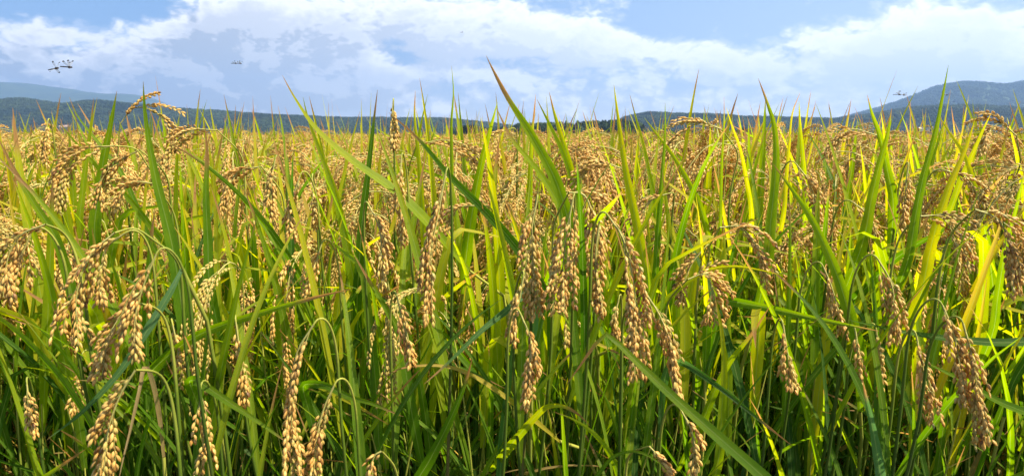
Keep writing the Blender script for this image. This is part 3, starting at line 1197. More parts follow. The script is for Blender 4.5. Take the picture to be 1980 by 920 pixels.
# (label, depth, photo points neck to tip, options)
EARS = [
    ('rice stalk with long thick ear, upper of two ears hanging before the bent grey leaf', .64, [(302, 492), (280, 545), (262, 610), (258, 690)], dict(nb=9)),
    ('rice stalk with plump ear fanning out to one side beside the bent grey leaf', .66, [(262, 585), (232, 612), (208, 660), (196, 735)], dict(nb=8, pre=[(285, 590)])),
    ('rice stalk with the lowest and largest plump ear, running out of the bottom frame edge', .60, [(262, 715), (232, 765), (208, 835), (192, 935)], dict(nb=10, pre=[(285, 716)])),
    ('rice stalk bowed over in a thin green arch with its ear hanging in two strands', .70, [(222, 450), (178, 490), (150, 560), (144, 665)], dict(nb=8, spread=.5, pre=[(262, 442), (305, 470)])),
    ('rice stalk with short bunched ear just inside the thin green arch', .76, [(240, 452), (205, 480), (195, 520), (190, 590)], dict(nb=8)),
    ('rice stalk with curved ear falling at the leftmost frame edge', .72, [(88, 434), (40, 455), (15, 500), (6, 575)], dict(nb=9, pre=[(105, 440)])),
    ('rice stalk with second ear at the leftmost frame edge, hanging lower and loose', .74, [(60, 450), (40, 500), (22, 540), (30, 585)], dict(nb=7)),
    ('rice stalk with slender pale ear hanging straight before dark green blades', .80, [(715, 400), (733, 440), (738, 490), (741, 545)], dict(nb=6, spread=.22)),
    ('rice stalk with stout upright looking ear hanging above the slender pale one', .86, [(776, 306), (774, 360), (778, 415), (790, 470)], dict(nb=9, spread=.25)),
    ('rice stalk with long twisted ear hanging nearly vertical in mid picture', .74, [(862, 335), (846, 420), (830, 510), (823, 618)], dict(nb=10, spread=.25)),
    ('rice stalk with dense ear hanging in parallel strands, left end of the central bunch', .75, [(1038, 388), (1028, 450), (1034, 530), (1046, 610)], dict(nb=11, spread=.36)),
    ('rice stalk with the thickest dense ear in the middle of the central bunch', .73, [(1108, 385), (1096, 450), (1088, 520), (1084, 600)], dict(nb=13, spread=.5)),
    ('rice stalk with ear curling over the top of the central bunch under a broad blade', .79, [(1100, 372), (1130, 378), (1146, 420), (1150, 500)], dict(nb=10, spread=.4, pre=[(1085, 400)])),
    ('rice stalk with ear hanging between the thickest ear and the longest ear', .75, [(1158, 440), (1152, 490), (1155, 550), (1160, 612)], dict(nb=8, spread=.3)),
    ('rice stalk with the longest ear of the central bunch, curving down to a fine point', .70, [(1178, 420), (1208, 470), (1228, 570), (1242, 730)], dict(nb=12, spread=.3)),
    ('rice stalk with smooth bowed ear hanging over the wide diagonal blade', .70, [(1248, 566), (1278, 615), (1300, 680), (1312, 768)], dict(nb=9, spread=.22, pre=[(1228, 580)])),
    ('rice stalk with small ear tucked behind the lower half of the longest ear', .84, [(1196, 580), (1190, 610), (1194, 640), (1205, 670)], dict(nb=6)),
    ('rice stalk with dull ear hanging beneath the left end of the central bunch', .74, [(1012, 536), (1004, 580), (996, 625), (994, 665)], dict(nb=6, spread=.25)),
    ('rice stalk with thin forked ear, lowest of the ears under the central bunch', .70, [(1008, 610), (1026, 660), (1022, 720), (1014, 790)], dict(nb=7, spread=.35)),
    ('rice stalk with short brush like ear of four strands beside a narrow curled dry leaf', .78, [(768, 575), (776, 610), (788, 650), (800, 705)], dict(nb=8, spread=.45)),
    ('rice stalk with long ear of split strands drooping to the bottom frame edge', .66, [(606, 628), (572, 690), (562, 800), (582, 925)], dict(nb=9, spread=.36)),
    ('rice stalk with loose ear of three strands beside the long split ear', .68, [(646, 745), (626, 790), (612, 850), (606, 925)], dict(nb=6, spread=.4)),
    ('rice stalk with single slim ear hanging between two crossing diagonal leaves', .76, [(456, 622), (463, 670), (470, 720), (474, 782)], dict(nb=5, spread=.2)),
    ('rice stalk with very small ear hanging under the long diagonal leaf', .80, [(334, 628), (340, 655), (345, 685), (347, 715)], dict(nb=4, spread=.25)),
    ('rice stalk with short leaning ear above the end of the long diagonal leaf', .90, [(622, 472), (610, 510), (602, 540), (596, 572)], dict(nb=7, spread=.3)),
    ('rice stalk with two thin strands of grain low down in the shade', .72, [(388, 750), (386, 790), (394, 840), (388, 915)], dict(nb=4, spread=.35)),
    ('rice stalk with narrow drooping ear, first of a row of small ears', .84, [(1592, 516), (1608, 555), (1620, 600), (1631, 650)], dict(nb=6, spread=.24)),
    ('rice stalk with broad grey tan ear hanging over small ears and dark foliage', .80, [(1698, 502), (1722, 545), (1732, 600), (1737, 662)], dict(nb=8, spread=.36)),
    ('rice stalk with heavy double ear, shorter strand, near the far lower corner', .70, [(1822, 590), (1842, 640), (1856, 710), (1864, 780)], dict(nb=10, spread=.3)),
    ('rice stalk with heavy double ear, longer strand, near the far lower corner', .69, [(1862, 625), (1880, 690), (1894, 770), (1906, 858)], dict(nb=8, spread=.22)),
    ('rice stalk with string like ear hanging left of an equal one above a pale leaf', .80, [(1654, 640), (1660, 680), (1664, 725), (1668, 768)], dict(nb=4, spread=.16)),
    ('rice stalk with string like ear hanging right of an equal one above a pale leaf', .82, [(1694, 636), (1698, 680), (1702, 720), (1702, 765)], dict(nb=4, spread=.16)),
    ('rice stalk with untidy forked ear beneath the leaning horizontal leaf', .76, [(1772, 650), (1782, 700), (1794, 760), (1800, 815)], dict(nb=7, spread=.5)),
    ('rice stalk with lone little ear hanging in the dark gap among leaves', .80, [(1514, 628), (1520, 665), (1526, 710), (1531, 752)], dict(nb=5, spread=.28)),
    ('rice stalk bent in a hook with its ear pointing down over a level yellow leaf', .86, [(1392, 440), (1432, 440), (1466, 485), (1481, 562)], dict(nb=8, spread=.28, pre=[(1375, 470)])),
    ('rice stalk with bushy ear of short strands under the level yellow leaf', .84, [(1330, 540), (1366, 530), (1378, 570), (1382, 630)], dict(nb=10, spread=.6, pre=[(1310, 560)])),
    ('rice stalk with ragged ear leaning out to one side, beside the bushy ear', .92, [(1362, 480), (1338, 510), (1322, 550), (1312, 590)], dict(nb=7, spread=.4)),
    ('rice stalk with heavy curved ear leaving the frame on the right', .78, [(1885, 405), (1930, 425), (1955, 480), (1972, 565)], dict(nb=10, spread=.32, pre=[(1868, 420)])),
    ('rice stalk with wide spreading ear like a plume beside the heavy curved one', .88, [(1780, 418), (1820, 420), (1845, 460), (1856, 520)], dict(nb=11, spread=.5, pre=[(1765, 430)])),
    ('rice stalk whose ear arches highest against the blue ridge, beside a bright leaf', 1.12, [(232, 240), (262, 208), (312, 226), (338, 292)], dict(nb=6, spread=.1, sag=3, pre=[(228, 300)])),
    ('rice stalk with broad ear falling in two long curves below the highest arch', .92, [(222, 282), (160, 290), (128, 335), (112, 400)], dict(nb=9, spread=.3, pre=[(262, 288), (285, 320)])),
    ('rice stalk with ear of short hanging strands beside the two long curves', .98, [(270, 290), (220, 318), (196, 350), (186, 402)], dict(nb=8, spread=.4, pre=[(295, 310)])),
    ('rice stalk with upright ear standing above the crop against the sky', 1.10, [(760, 198), (758, 225), (760, 255), (757, 285)], dict(nb=9, spread=.3)),
    ('rice stalk with low wide arch of grain against the dark belt of trees', 1.15, [(1395, 250), (1355, 238), (1318, 258), (1296, 305)], dict(nb=8, spread=.1, sag=4, pre=[(1418, 280)])),
    ('rice stalk with blunt ear standing at the skyline near the leftmost frame edge', 1.25, [(92, 236), (88, 262), (82, 290), (84, 320)], dict(nb=8, spread=.3)),
    ('rice stalk with ear arching leftward just under the skyline beneath the blue mountain', 1.05, [(420, 252), (368, 252), (338, 280), (325, 335)], dict(nb=8, spread=.3, pre=[(445, 275)])),
    ('rice stalk with slight dull ear in deep shade near the lower left corner', .78, [(52, 742), (56, 775), (60, 805), (63, 838)], dict(nb=5, spread=.25)),
    ('rice stalk with pale loose ear behind the lowest plump ear', .84, [(158, 688), (154, 720), (150, 755), (150, 795)], dict(nb=6, spread=.4)),
    ('rice stalk with curled little ear peeping up at the bottom frame edge', .68, [(738, 872), (725, 880), (718, 900), (715, 930)], dict(nb=4, spread=.2, pre=[(750, 885)])),
    ('rice stalk with sagging ear at the bottom below the wide diagonal blade', .70, [(1318, 795), (1336, 830), (1342, 870), (1338, 925)], dict(nb=6, spread=.2)),
    ('rice stalk with small bowed ear at the bottom, beside the sagging one', .72, [(1255, 862), (1272, 880), (1286, 900), (1298, 930)], dict(nb=5, spread=.2, pre=[(1235, 868)])),
    ('rice stalk with brown ear hanging by the tall twin blade', 1.0, [(1540, 318), (1560, 345), (1574, 380), (1582, 430)], dict(nb=9, spread=.35)),
    ('rice stalk with pale ear hanging straight, upper right among yellow leaves', 1.0, [(1756, 322), (1752, 355), (1750, 390), (1746, 440)], dict(nb=9, spread=.3)),
    ('rice stalk with ear of two strands, first of three hanging side by side', .94, [(532, 308), (526, 345), (524, 385), (526, 430)], dict(nb=7, spread=.25)),
    ('rice stalk with thick ear, middle of three hanging side by side', .92, [(580, 340), (568, 380), (562, 415), (564, 462)], dict(nb=9, spread=.3)),
    ('rice stalk with short ear, last of three hanging side by side', .96, [(604, 345), (606, 375), (610, 405), (612, 440)], dict(nb=7, spread=.25)),
    ('rice stalk with ear arching far out before the three hanging ears', .98, [(505, 322), (462, 332), (440, 365), (430, 410)], dict(nb=8, spread=.3, pre=[(525, 345)])),
    ('rice stalk with humped ear behind the tallest dark blade', .98, [(296, 355), (258, 352), (238, 372), (226, 410)], dict(nb=8, spread=.3, pre=[(312, 375)])),
    ('rice stalk with ear drooping over a bright yellow leaf beside the plume', .98, [(1650, 392), (1672, 410), (1684, 440), (1690, 472)], dict(nb=7, spread=.3)),
    ('rice stalk with grain arched just above the central bunch', 1.02, [(1200, 325), (1160, 312), (1130, 325), (1112, 360)], dict(nb=9, spread=.35, pre=[(1216, 350)])),
    ('rice stalk with arching ear before the foot of the high mountain', 1.15, [(1695, 262), (1650, 250), (1622, 268), (1600, 305)], dict(nb=8, spread=.28, pre=[(1705, 290)])),
    ('rice stalk with dense arched ear at the right edge under the mountain', 1.1, [(1965, 262), (1935, 240), (1912, 256), (1900, 300)], dict(nb=9, spread=.4, pre=[(1972, 300)])),
    ('rice stalk with flat ear arching sideways behind the dark slanting blade', 1.1, [(805, 282), (860, 270), (905, 285), (930, 315)], dict(nb=9, spread=.4, pre=[(795, 310)])),
    ('rice stalk with brown ear folded sharply downward before the dark trees', 1.25, [(985, 250), (968, 258), (964, 285), (966, 320)], dict(nb=7, spread=.25)),
    ('rice stalk with drooping ear under the dotted yellow blade', .95, [(1290, 375), (1262, 385), (1245, 410), (1236, 455)], dict(nb=8, spread=.35)),
    ('rice stalk with dark ripe ear partly hidden behind the long twisted ear', .95, [(925, 398), (890, 400), (872, 425), (866, 460)], dict(nb=7, spread=.3)),
    ('rice stalk with drooping ear beneath the wide yellow diagonal blade', 1.0, [(1830, 330), (1868, 345), (1890, 380), (1900, 430)], dict(nb=8, spread=.35)),
    ('rice stalk with small grains in a narrow ear over the bent pale blade', .90, [(1130, 640), (1098, 610), (1094, 640), (1098, 672)], dict(nb=4, spread=.2)),
]
for _i, (_lb, _d, _p, _k) in enumerate(EARS):
    hero_ear(_lb, _d, _p, seed=_i, **_k)

# (label, depth, width in photo pixels, points tip to foot, colour 0 green .. 1 yellow, 1.4 dry, -.6 grey green, options)
BLADES = [
    ('rice stalk with the tallest dark green blade, broad and straight, before the long ridge', .74, 32, [(277, 158), (281, 225), (300, 340), (332, 470), (350, 580)], .16, dict(turn=.1)),
    ('rice stalk with bright broad blade beside the highest arching ear', 1.0, 25, [(226, 176), (214, 240), (200, 310), (190, 380)], .55, dict(turn=.1)),
    ('rice stalk with slim upright blade left of the bright broad one', 1.1, 14, [(181, 190), (176, 240), (168, 300), (160, 370)], .5, {}),
    ('rice stalk with thin blade slanting across the skyline below the blue mountain', 1.1, 12, [(134, 188), (150, 225), (185, 270), (235, 335), (260, 390)], .42, {}),
    ('rice stalk with narrow blade slanting down toward the foot of the bright broad blade', 1.0, 14, [(110, 232), (150, 280), (200, 335), (250, 385)], .3, {}),
    ('rice stalk with long slanting blade, its tip high over the cloud bank', .86, 20, [(546, 146), (570, 190), (612, 250), (680, 310), (762, 368)], .45, {}),
    ('rice stalk with yellowish blade crossing the long slanting one at the skyline', .95, 20, [(586, 188), (596, 230), (618, 290), (650, 380), (668, 460)], .4, {}),
    ('rice stalk with straight dark blade, beside the ear that stands above the crop', .90, 22, [(730, 174), (722, 240), (712, 330), (700, 430), (694, 520)], .15, dict(turn=.1)),
    ('rice stalk with slender yellow blade right of the ear that stands above the crop', .98, 15, [(803, 176), (802, 230), (810, 310), (816, 400)], .72, {}),
    ('rice stalk with thin wavy blade rising alone against the white cloud', .98, 11, [(873, 128), (877, 180), (873, 240), (874, 330), (872, 420)], .5, {}),
    ('rice stalk with the tallest blade, wide and leaning, drawn out to a dry thread', .76, 32, [(940, 108), (958, 145), (985, 195), (1030, 265), (1075, 350), (1100, 430)], .42, dict(turn=.05)),
    ('rice stalk with second blade running close below the tallest leaning one', .90, 22, [(958, 205), (990, 270), (1040, 330), (1082, 400), (1100, 470)], .35, {}),
    ('rice stalk with fresh yellow green blade left of the tallest leaning one', .88, 26, [(962, 198), (948, 250), (930, 320), (915, 400)], .46, dict(turn=.1)),
    ('rice stalk with short dark tipped blade between the tallest blades', 1.15, 13, [(1036, 182), (1033, 220), (1028, 270), (1026, 330)], .6, {}),
    ('rice stalk with golden spotted blade rising right of the tallest leaning one', .98, 20, [(1062, 178), (1072, 220), (1090, 280), (1110, 350)], .72, dict(turn=.1)),
    ('rice stalk with thread tipped blade behind the golden spotted one', .95, 18, [(1038, 192), (1062, 240), (1090, 300), (1112, 370)], .3, {}),
    ('rice stalk with stiff dotted yellow blade standing beyond the central bunch', .84, 25, [(1187, 164), (1194, 220), (1208, 320), (1228, 420), (1244, 500)], .55, dict(turn=.1)),
    ('rice stalk with dark thread like blade beside the stiff dotted one', 1.0, 11, [(1218, 184), (1230, 230), (1244, 280), (1256, 340)], .75, {}),
    ('rice stalk with even upright blade before the low wooded hill', .95, 14, [(1286, 198), (1286, 260), (1280, 350), (1272, 460)], .35, {}),
    ('rice stalk with blade leaning left over the dark belt of trees', 1.05, 14, [(1246, 228), (1270, 260), (1300, 300), (1330, 350)], .6, {}),
    ('rice stalk with curved twin coloured blade, yellow above and dark green below', .82, 24, [(1466, 152), (1482, 195), (1498, 250), (1500, 330), (1490, 430)], .35, dict(turn=.1)),
    ('rice stalk with shrivelled brown tipped blade next to the twin coloured one', 1.0, 10, [(1547, 180), (1532, 220), (1526, 280), (1520, 350)], .8, {}),
    ('rice stalk with stocky yellow blade behind the shrivelled brown tipped one', 1.05, 15, [(1545, 196), (1547, 240), (1552, 300), (1556, 360)], .6, {}),
    ('rice stalk with dark thin blade before the wooded hill and low arched ear', 1.1, 8, [(1400, 188), (1400, 240), (1396, 310), (1394, 380)], .55, {}),
    ('rice stalk with brown tipped blade leaning right beside the low arched ear', 1.05, 11, [(1404, 208), (1416, 245), (1432, 290), (1444, 350)], .72, {}),
    ('rice stalk with curved deep green blade before the slope of the high mountain', .95, 20, [(1677, 184), (1686, 220), (1702, 265), (1716, 330)], .3, dict(turn=.1)),
    ('rice stalk with broad bright blade, right of the curved deep green one', .92, 25, [(1724, 210), (1716, 260), (1700, 320), (1684, 390)], .52, dict(turn=.1)),
    ('rice stalk with the long leaning blade that crosses the high mountain', .84, 19, [(1834, 126), (1822, 190), (1808, 260), (1786, 340), (1770, 420)], .28, {}),
    ('rice stalk with spotted yellow blade leaning right near the mountain end', .98, 16, [(1919, 214), (1902, 250), (1880, 300), (1858, 350)], .6, {}),
    ('rice stalk with yellow blade sloping away from the long leaning one', .98, 14, [(1814, 222), (1836, 258), (1864, 300), (1880, 350)], .75, {}),
    ('rice stalk with brown ended wide yellow blade leaning over the spread plume', .86, 26, [(1886, 228), (1866, 290), (1836, 360), (1810, 440), (1795, 500)], .66, dict(turn=.1)),
    ('rice stalk with the brightest yellow blade slanting down behind the row of small ears', .82, 27, [(1494, 316), (1530, 365), (1570, 425), (1612, 515), (1640, 600)], .56, dict(turn=.1)),
    ('rice stalk with dark slanting blade starting at the ear that stands above the crop', .84, 22, [(752, 218), (810, 270), (870, 340), (930, 400), (985, 460)], .2, {}),
    ('rice stalk with wide blade slanting in from the leftmost frame edge', .80, 26, [(-6, 262), (28, 330), (70, 400), (108, 460), (130, 530)], .28, dict(turn=.1)),
    ('rice stalk with short broad blade laid across the central bunch of ears', .69, 30, [(1203, 370), (1178, 400), (1140, 438), (1105, 470)], .32, dict(turn=.0, bd=.16)),
    ('rice stalk with the long level diagonal leaf above the small hanging ears', .74, 24, [(682, 558), (600, 577), (500, 606), (400, 640), (345, 672)], .25, dict(turn=.3)),
    ('rice stalk with wide dark leaf sloping down to the long split ear', .70, 24, [(566, 862), (500, 815), (440, 775), (385, 738), (372, 735)], .2, dict(turn=.2)),
    ('rice stalk with leaf sloping down past the brush like ear', .80, 24, [(682, 488), (715, 545), (748, 600), (772, 645), (785, 720)], .3, dict(turn=.2)),
    ('rice stalk with the wide diagonal blade from the bottom edge, bent at a pale tip', .66, 27, [(1096, 742), (1118, 712), (1142, 678), (1164, 650), (1180, 650), (1232, 700), (1300, 765), (1390, 845), (1490, 935)], .25, dict(turn=.1, bd=-.03, base=.7)),
    ('rice stalk with grey streaked leaf drooping to a point under the central bunch', .72, 20, [(820, 742), (870, 698), (930, 640), (985, 596), (1012, 570)], -.4, dict(turn=.2)),
    ('rice stalk with broad upright blade rising from the bottom, mid picture', .72, 32, [(914, 690), (896, 750), (866, 820), (830, 890), (806, 930)], .12, dict(turn=.1)),
    ('rice stalk with tall pale blade standing behind the lowest ears of the central bunch', .80, 22, [(1004, 560), (996, 640), (984, 730), (972, 840), (966, 935)], -.35, dict(turn=.2)),
    ('rice stalk with glaucous blade hanging upright below the string like ears', .70, 28, [(1668, 735), (1676, 775), (1690, 840), (1704, 930)], -.5, dict(turn=.1, base=.8)),
    ('rice stalk with narrow leaf running down beside the wide diagonal blade', .74, 18, [(1530, 860), (1470, 812), (1400, 755), (1340, 712), (1318, 700)], -.2, dict(turn=.2)),
    ('rice stalk with level striped leaf passing behind the narrow drooping ear', .78, 24, [(1700, 640), (1640, 628), (1560, 612), (1470, 592), (1410, 582)], .2, dict(turn=.3)),
    ('rice stalk with level leaf beyond the heavy double ear', .80, 20, [(1640, 618), (1740, 640), (1840, 655), (1930, 662), (1998, 660)], .1, dict(turn=.3)),
    ('rice stalk with leaf sloping down behind the heavy double ear', .76, 20, [(1770, 690), (1850, 730), (1930, 775), (2000, 805)], .15, dict(turn=.3)),
    ('rice stalk with the bent grey leaf that passes behind the plump ears', .68, 17, [(90, 850), (160, 795), (230, 720), (290, 630), (332, 560), (352, 520)], -.45, dict(turn=.2)),
    ('rice stalk with dry tan leaf beside the lowest plump ear', .66, 11, [(228, 935), (240, 880), (255, 820), (272, 745), (276, 720)], 1.75, dict(turn=.5, base=.5)),
    ('rice stalk with level yellow leaf lying before the bushy ear', .82, 13, [(1512, 532), (1470, 522), (1420, 515), (1370, 522), (1330, 545)], .82, dict(turn=.4)),
    ('rice stalk with thin dry leaf crossing beneath the brush like ear', .76, 12, [(740, 730), (775, 712), (830, 706), (880, 712), (930, 735)], .95, dict(turn=.4)),
    ('rice stalk with short pale leaf bent beneath the central bunch', .72, 22, [(1140, 822), (1118, 800), (1090, 785), (1060, 785), (1040, 800)], .5, dict(turn=.3)),
    ('rice stalk with drooping leaf curling toward the bottom frame edge below the central bunch', .70, 13, [(1300, 925), (1270, 890), (1230, 872), (1190, 880), (1165, 905)], .2, dict(turn=.2)),
    ('rice stalk with fresh leaf slanting up through the dark gap', .80, 20, [(1490, 590), (1450, 650), (1410, 700), (1380, 760)], .4, {}),
    ('rice stalk with sunlit leaf in front of the ragged and bushy ears, low down', .80, 20, [(1380, 560), (1395, 640), (1400, 720), (1395, 800)], .45, {}),
    ('rice stalk with blade slanting over the spread plume from behind', .92, 22, [(1872, 418), (1810, 452), (1760, 480), (1720, 510)], .25, dict(turn=.1)),
    ('rice stalk with dark blade rising at the far right frame edge', .80, 18, [(1982, 330), (1966, 400), (1945, 480), (1930, 570)], .3, {}),
    ('rice stalk with long green blade falling between the three hanging ears', .86, 20, [(470, 360), (500, 440), (525, 520), (545, 600)], .2, {}),
    ('rice stalk with deep green blade rising left of the three hanging ears', .84, 22, [(396, 238), (400, 300), (398, 380), (402, 470)], .35, {}),
    ('rice stalk with blade reaching left across the curtain of stems, lower left', .72, 22, [(165, 868), (110, 905), (60, 940), (30, 960)], .45, dict(turn=.2)),
    ('rice stalk with pointed leaf lying across stems beneath the wide dark leaf', .74, 22, [(780, 805), (720, 780), (670, 765), (630, 745), (600, 742)], .25, dict(turn=.2)),
]
for _i, (_lb, _d, _w, _p, _r, _k) in enumerate(BLADES):
    hero_leaf(_lb, _d, _w, _p, _r, seed=_i, **_k)


# ------------------------------------------------------------------ dragonflies
def dragonfly_materials():
    body = plain('dragonfly_body', (.018, .012, .010), .35, .4, 400)
    m, t, out = new_mat('dragonfly_wing')
    uv = t.n('ShaderNodeUVMap', uv_map='UVMap').outputs[0]
    sx = t.n('ShaderNodeSeparateXYZ')
    t.put(sx.inputs[0], uv)
    dark = t.mr(sx.outputs[1], .76, .82)
    vein = t.mr(t.m('ABSOLUTE', t.m('SINE', t.m('MULTIPLY', sx.outputs[0], 22))), .25, .0)
    pr = t.n('ShaderNodeBsdfPrincipled')
    t.put(pr.inputs['Base Color'], t.mix(dark, (.38, .38, .36), (.03, .018, .012)))
    pr.inputs['Roughness'].default_value = .25
    t.put(pr.inputs['Alpha'], t.m('MAXIMUM', t.m('MULTIPLY', dark, .93), t.m('MULTIPLY_ADD', vein, .30, .30)))
    t.put(out.inputs['Surface'], pr.outputs[0])
    return body, m


M_DBODY, M_DWING = dragonfly_materials()
M_DEYE = plain('dragonfly_eye', (.10, .03, .02), .15, .2, 500)


def dragonfly(label, p, heading, pitch, up_deg, size=.042, group=None, low_deg=-18, abdomen=0.0):
    """head at +x; wings raised by up_deg"""
    mb = MB()
    xs = np.array([0, .012, .05, .09, .105, .115, .16, .24, .32, .36, .40, .50, .65, .80, .92, .985, 1.0])
    rr = np.array([.004, .035, .056, .045, .016, .018, .062, .078, .062, .030, .036, .034, .036, .034, .031, .024, .010]) * 1.15
    P = np.stack([.36 - xs, 0 * xs, abdomen * np.maximum(0, xs - .36) ** 1.5], 1) * size
    th = np.arange(8) * math.pi / 4
    V = P[:, None] + (rr * size)[:, None, None] * np.stack([0 * th, np.cos(th) * 1.0, np.sin(th) * 1.05], 1)[None]
    mb.add(V.reshape(-1, 3), grid_faces(len(xs), 8, True), np.zeros((len(xs) * 8, 2)), 0, 0)
    for s in (-1, 1):
        for x in (.20, .14, .09):
            Q = np.array([(x, s * .02, -.03), (x + .05, s * .07, -.07), (x + .02, s * .05, -.12)]) * size
            tube(mb, catmull(Q, 4), .0035 * size, 4, 0)
    root = obj('dragonfly', None, None, p)
    root.rotation_euler = (0, -pitch, heading)
    tag(root, label, 'dragonfly', group)
    obj('body', mb.mesh('body', {0: M_DBODY}), root)
    for s in (-1, 1):
        eb = MB()
        te, pe = np.linspace(.1, 3.04, 6), np.arange(8) * math.pi / 4
        S = np.stack([np.sin(te)[:, None] * np.cos(pe), np.sin(te)[:, None] * np.sin(pe), np.broadcast_to(np.cos(te)[:, None], (6, 8))], -1)
        eb.add((S * .03 * size + np.array([.315, s * .026, .006]) * size).reshape(-1, 3), grid_faces(6, 8, True), np.zeros((48, 2)), 0, 0)
        obj('eye', eb.mesh('eye', {0: M_DEYE}), root)
        for x, ln, sweep, dg in ((.20, .52, .08, up_deg), (.10, .50, -.14, up_deg if low_deg is None else low_deg)):
            wb = MB()
            u = np.linspace(0, 1, 12)
            wd = .20 * np.minimum(1, (u + .12) / .5) ** .7 * np.sqrt(np.maximum(0, 1 - u ** 7)) + .008
            a_ = R(dg)
            for side_, cols in ((0, np.array([.25, -.12, -.45, -.75])),):
                cx = x + sweep * u
                X = cx[:, None] + wd[:, None] * cols[None] * (1 if x > .15 else 1.2)
                Yv = (ln * u)[:, None] * np.ones(4)[None] * math.cos(a_) * s
                Zv = (ln * u)[:, None] * np.ones(4)[None] * math.sin(a_) + .04 + .012 * np.array([1, 0, -1, 0])[None]
                V = np.stack([X, Yv + s * .03, Zv], -1) * size
                UV = np.stack([np.broadcast_to(np.linspace(0, 1, 4), (12, 4)), np.broadcast_to(u[:, None], (12, 4))], -1)
                wb.add(V.reshape(-1, 3), grid_faces(12, 4), UV.reshape(-1, 2), 0, 0)
            obj('wing', wb.mesh('wing', {0: M_DWING}), root)
    return root


def fly(label, x, y, d, heading, pitch, up, size=.042, group=None, low=-18, abdomen=0.0):
    dragonfly(label, tuple(px(x, y, d)), R(heading), R(pitch), up, size, group, low, abdomen)


GD = 'dragonflies flying in tandem pairs over the paddy'
fly('dark dragonfly leading the largest tandem pair, wings raised against grey cloud', 131, 130, 1.85, -8, -4, 66, .037, GD, 48)
fly('dark dragonfly trailing the largest tandem pair, tail pointing back over the ridge', 106, 133, 1.86, -14, 8, 58, .037, GD, -40)
fly('small dragonfly leading the second tandem pair in front of the grey cloud', 463, 123, 4.3, -6, -3, 35, .042, GD, 20)
fly('small dragonfly trailing the second tandem pair in front of the grey cloud', 454, 123, 4.3, -10, -2, 40, .042, GD, 15)
fly('dragonfly leading the tandem pair beside the slope of the high mountain', 1746, 184, 3.9, -5, -3, 30, .042, GD, 12)
fly('dragonfly trailing the tandem pair beside the slope, wings held high', 1736, 183, 3.9, -12, 2, 62, .042, GD, 30)
fly('dragonfly passing before the high mountain just right of the long leaning blade', 1829, 184, 4.2, 20, 0, 25, .042, GD, 10)
fly('dragonfly hovering low at the leaf tips before the dark wooded slope', 1788, 252, 2.6, 60, 55, 20, .042, GD, 0)
fly('tiny reddish dragonfly at the foot of the mountain slope', 1651, 231, 5.5, 40, 0, 30, .042, GD, 10)
fly('speck of a dragonfly far up before the white cloud', 893, 63, 9.0, 15, 0, 20, .042, GD, 10)

# ---- individually copied stalks of the front rows
def fill_front():
    rs = np.random.RandomState(77)
    kinds = []
    spec = [(True, .1, 3, 'golden ear hanging straight down'), (True, .9, 3, 'golden ear in a wide arch'), (True, .5, 4, 'drooping golden ear and dry lower leaf'),
            (False, 0, 4, 'green leaves only and no ear')]
    for ear, arch, leafy, txt in spec:
        for q in range(5):
            stem, leaves, rach, br = make_tiller(rs, 0, ear, min(1, max(0, arch + rs.uniform(-.2, .2))), 1.0, leafy)
            ms = [('stem', stem.mesh('stem', MATS))] + [('leaf', l.mesh('leaf', MATS)) for l in leaves]
            if ear:
                for b in br:
                    rach.join(b)
                ms.append(('panicle', rach.mesh('panicle', MATS)))
            kinds.append((txt, ms))
    spots = []
    tries = 0
    while len(spots) < NFILL and tries < 20000:
        tries += 1
        dd = .88 + .56 * rs.uniform() ** .8
        x = rs.uniform(-1, 1) * dd * .80
        if all((x - a_) ** 2 + (dd - b_) ** 2 > .030 ** 2 for a_, b_ in spots):
            spots.append((x, dd))
    for i, (x, y) in enumerate(spots):
        k = rs.randint(15) if rs.uniform() < (.22 if y < 1.05 else .6) else rs.randint(15, 20)
        txt, ms = kinds[k]
        root = bpy.data.objects.new('rice_stalk', None)
        COL.objects.link(root)
        s = rs.uniform(.78, .92) if y < 1.1 else rs.uniform(.85, .97)
        root.location = (x, y, 0)
        root.rotation_euler = (rs.normal() * .05, rs.normal() * .05, rs.uniform(6.28))
        root.scale = (s, s, s)
        tag(root, 'rice stalk with ' + txt + ' among the crowded front rows', 'rice plant', GROUP_FILL)
        for nm, me in ms:
            o = bpy.data.objects.new(nm, me)
            COL.objects.link(o)
            o.parent = root


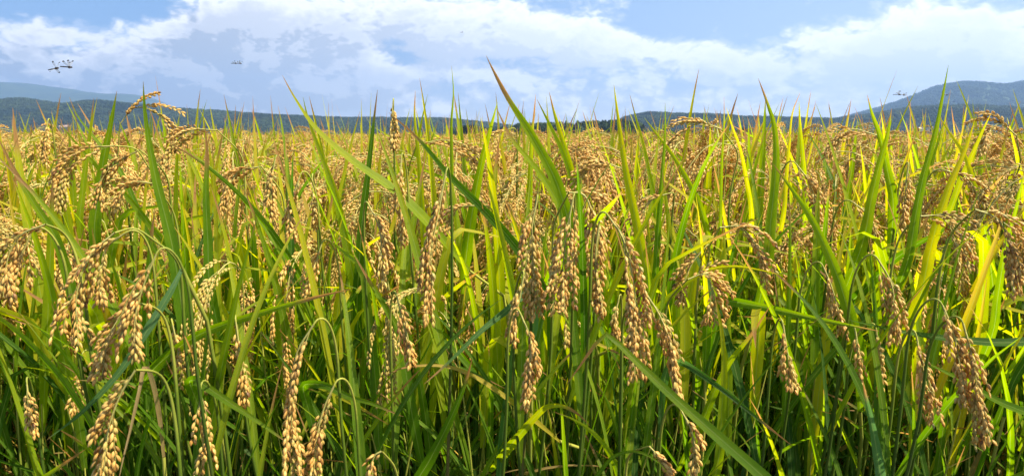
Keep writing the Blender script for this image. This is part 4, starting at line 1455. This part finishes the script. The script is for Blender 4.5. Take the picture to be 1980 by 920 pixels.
def rice_field():
    """the rest of the paddy as one mass"""
    rs = np.random.RandomState(99)
    meshes = []
    for q in range(22):                                              # single stalks, full detail
        ear = q < 13
        stem, leaves, rach, br = make_tiller(rs, 0 if q % 2 else 1, ear, None, 1.0, 4 if not ear else 3, 1.0)
        mb = MB()
        mb.join(stem)
        for l in leaves:
            mb.join(l)
        if ear:
            mb.join(rach)
            for b in br:
                mb.join(b)
        meshes.append(mb.mesh('rice_field_stalk', MATS))
    n1 = len(meshes)
    for q in range(8):                                               # clumps for the middle distance
        mb = MB()
        for k in range(15):
            stem, leaves, rach, br = make_tiller(rs, 1, k < 9, None, 1.0, 3, 1.0)
            one = MB()
            one.join(stem)
            for l in leaves:
                one.join(l)
            if rach:
                for b in br:
                    one.join(b)
            an, rr = rs.uniform(6.28), .07 * rs.uniform() ** .5
            mb.join(one, (rr * math.cos(an), rr * math.sin(an), 0), rs.uniform(6.28))
        meshes.append(mb.mesh('rice_field_clump', MATS))
    n2 = len(meshes)
    for q in range(5):                                               # wider patches far out
        mb = MB()
        for k in range(34):
            stem, leaves, rach, br = make_tiller(rs, 2, k < 20, None, 1.0, 2, .8)
            one = MB()
            for l in leaves:
                one.join(l)
            one.join(stem)
            if rach:
                for b in br:
                    one.join(b)
            mb.join(one, (rs.uniform(-.35, .35), rs.uniform(-.35, .35), 0), rs.uniform(6.28))
        meshes.append(mb.mesh('rice_field_patch', MATS))
    n3 = len(meshes)
    pts, rot, sc, idx = [], [], [], []

    def area(y0, y1, dens, lo, hi, wide, smin=.9, smax=1.06, skip=None):
        A = (y1 - y0) * 2 * (wide * (y0 + y1) / 2 + .5)
        n = int(A * dens)
        k = 0
        while k < n:
            y = rs.uniform(y0, y1)
            half = wide * y + .5
            x = rs.uniform(-1, 1) * (wide * y1 + .5)
            if abs(x) > half:
                k += half / (wide * y1 + .5) * 0
                continue
            k += 1
            if skip and skip(x, y):
                continue
            pts.append((x, y, 0))
            rot.append((rs.normal() * .06, rs.normal() * .06, rs.uniform(6.28)))
            sc.append(rs.uniform(smin, smax))
            idx.append(rs.randint(lo, hi))
    area(.90, 1.42, 460, 13, 22, .80, .80, .98)
    area(.85, 1.45, 300, 0, n1, 1.6, .84, 1.0, skip=lambda x, y: abs(x) < .78 * y + .05)
    area(1.38, 2.2, 420, 0, n1, .95, .90, 1.05)
    area(2.2, 4.2, 270, 0, n1, .88, .93, 1.06)
    area(4.2, 8, 20, n1, n2, .86, .94, 1.05)
    area(8, 16, 12, n1, n2, .82, .95, 1.05)
    area(16, 40, 3.2, n2, n3, .80, .95, 1.05)
    area(40, 105, 1.3, n2, n3, .80, .96, 1.06)
    o = scatter('rice_field', pts, rot, sc, idx, meshes)
    tag(o, 'ripening rice crop filling the paddy to the far trees')
    print('rice_field points', len(pts))


NFILL = 190
fill_front()
rice_field()
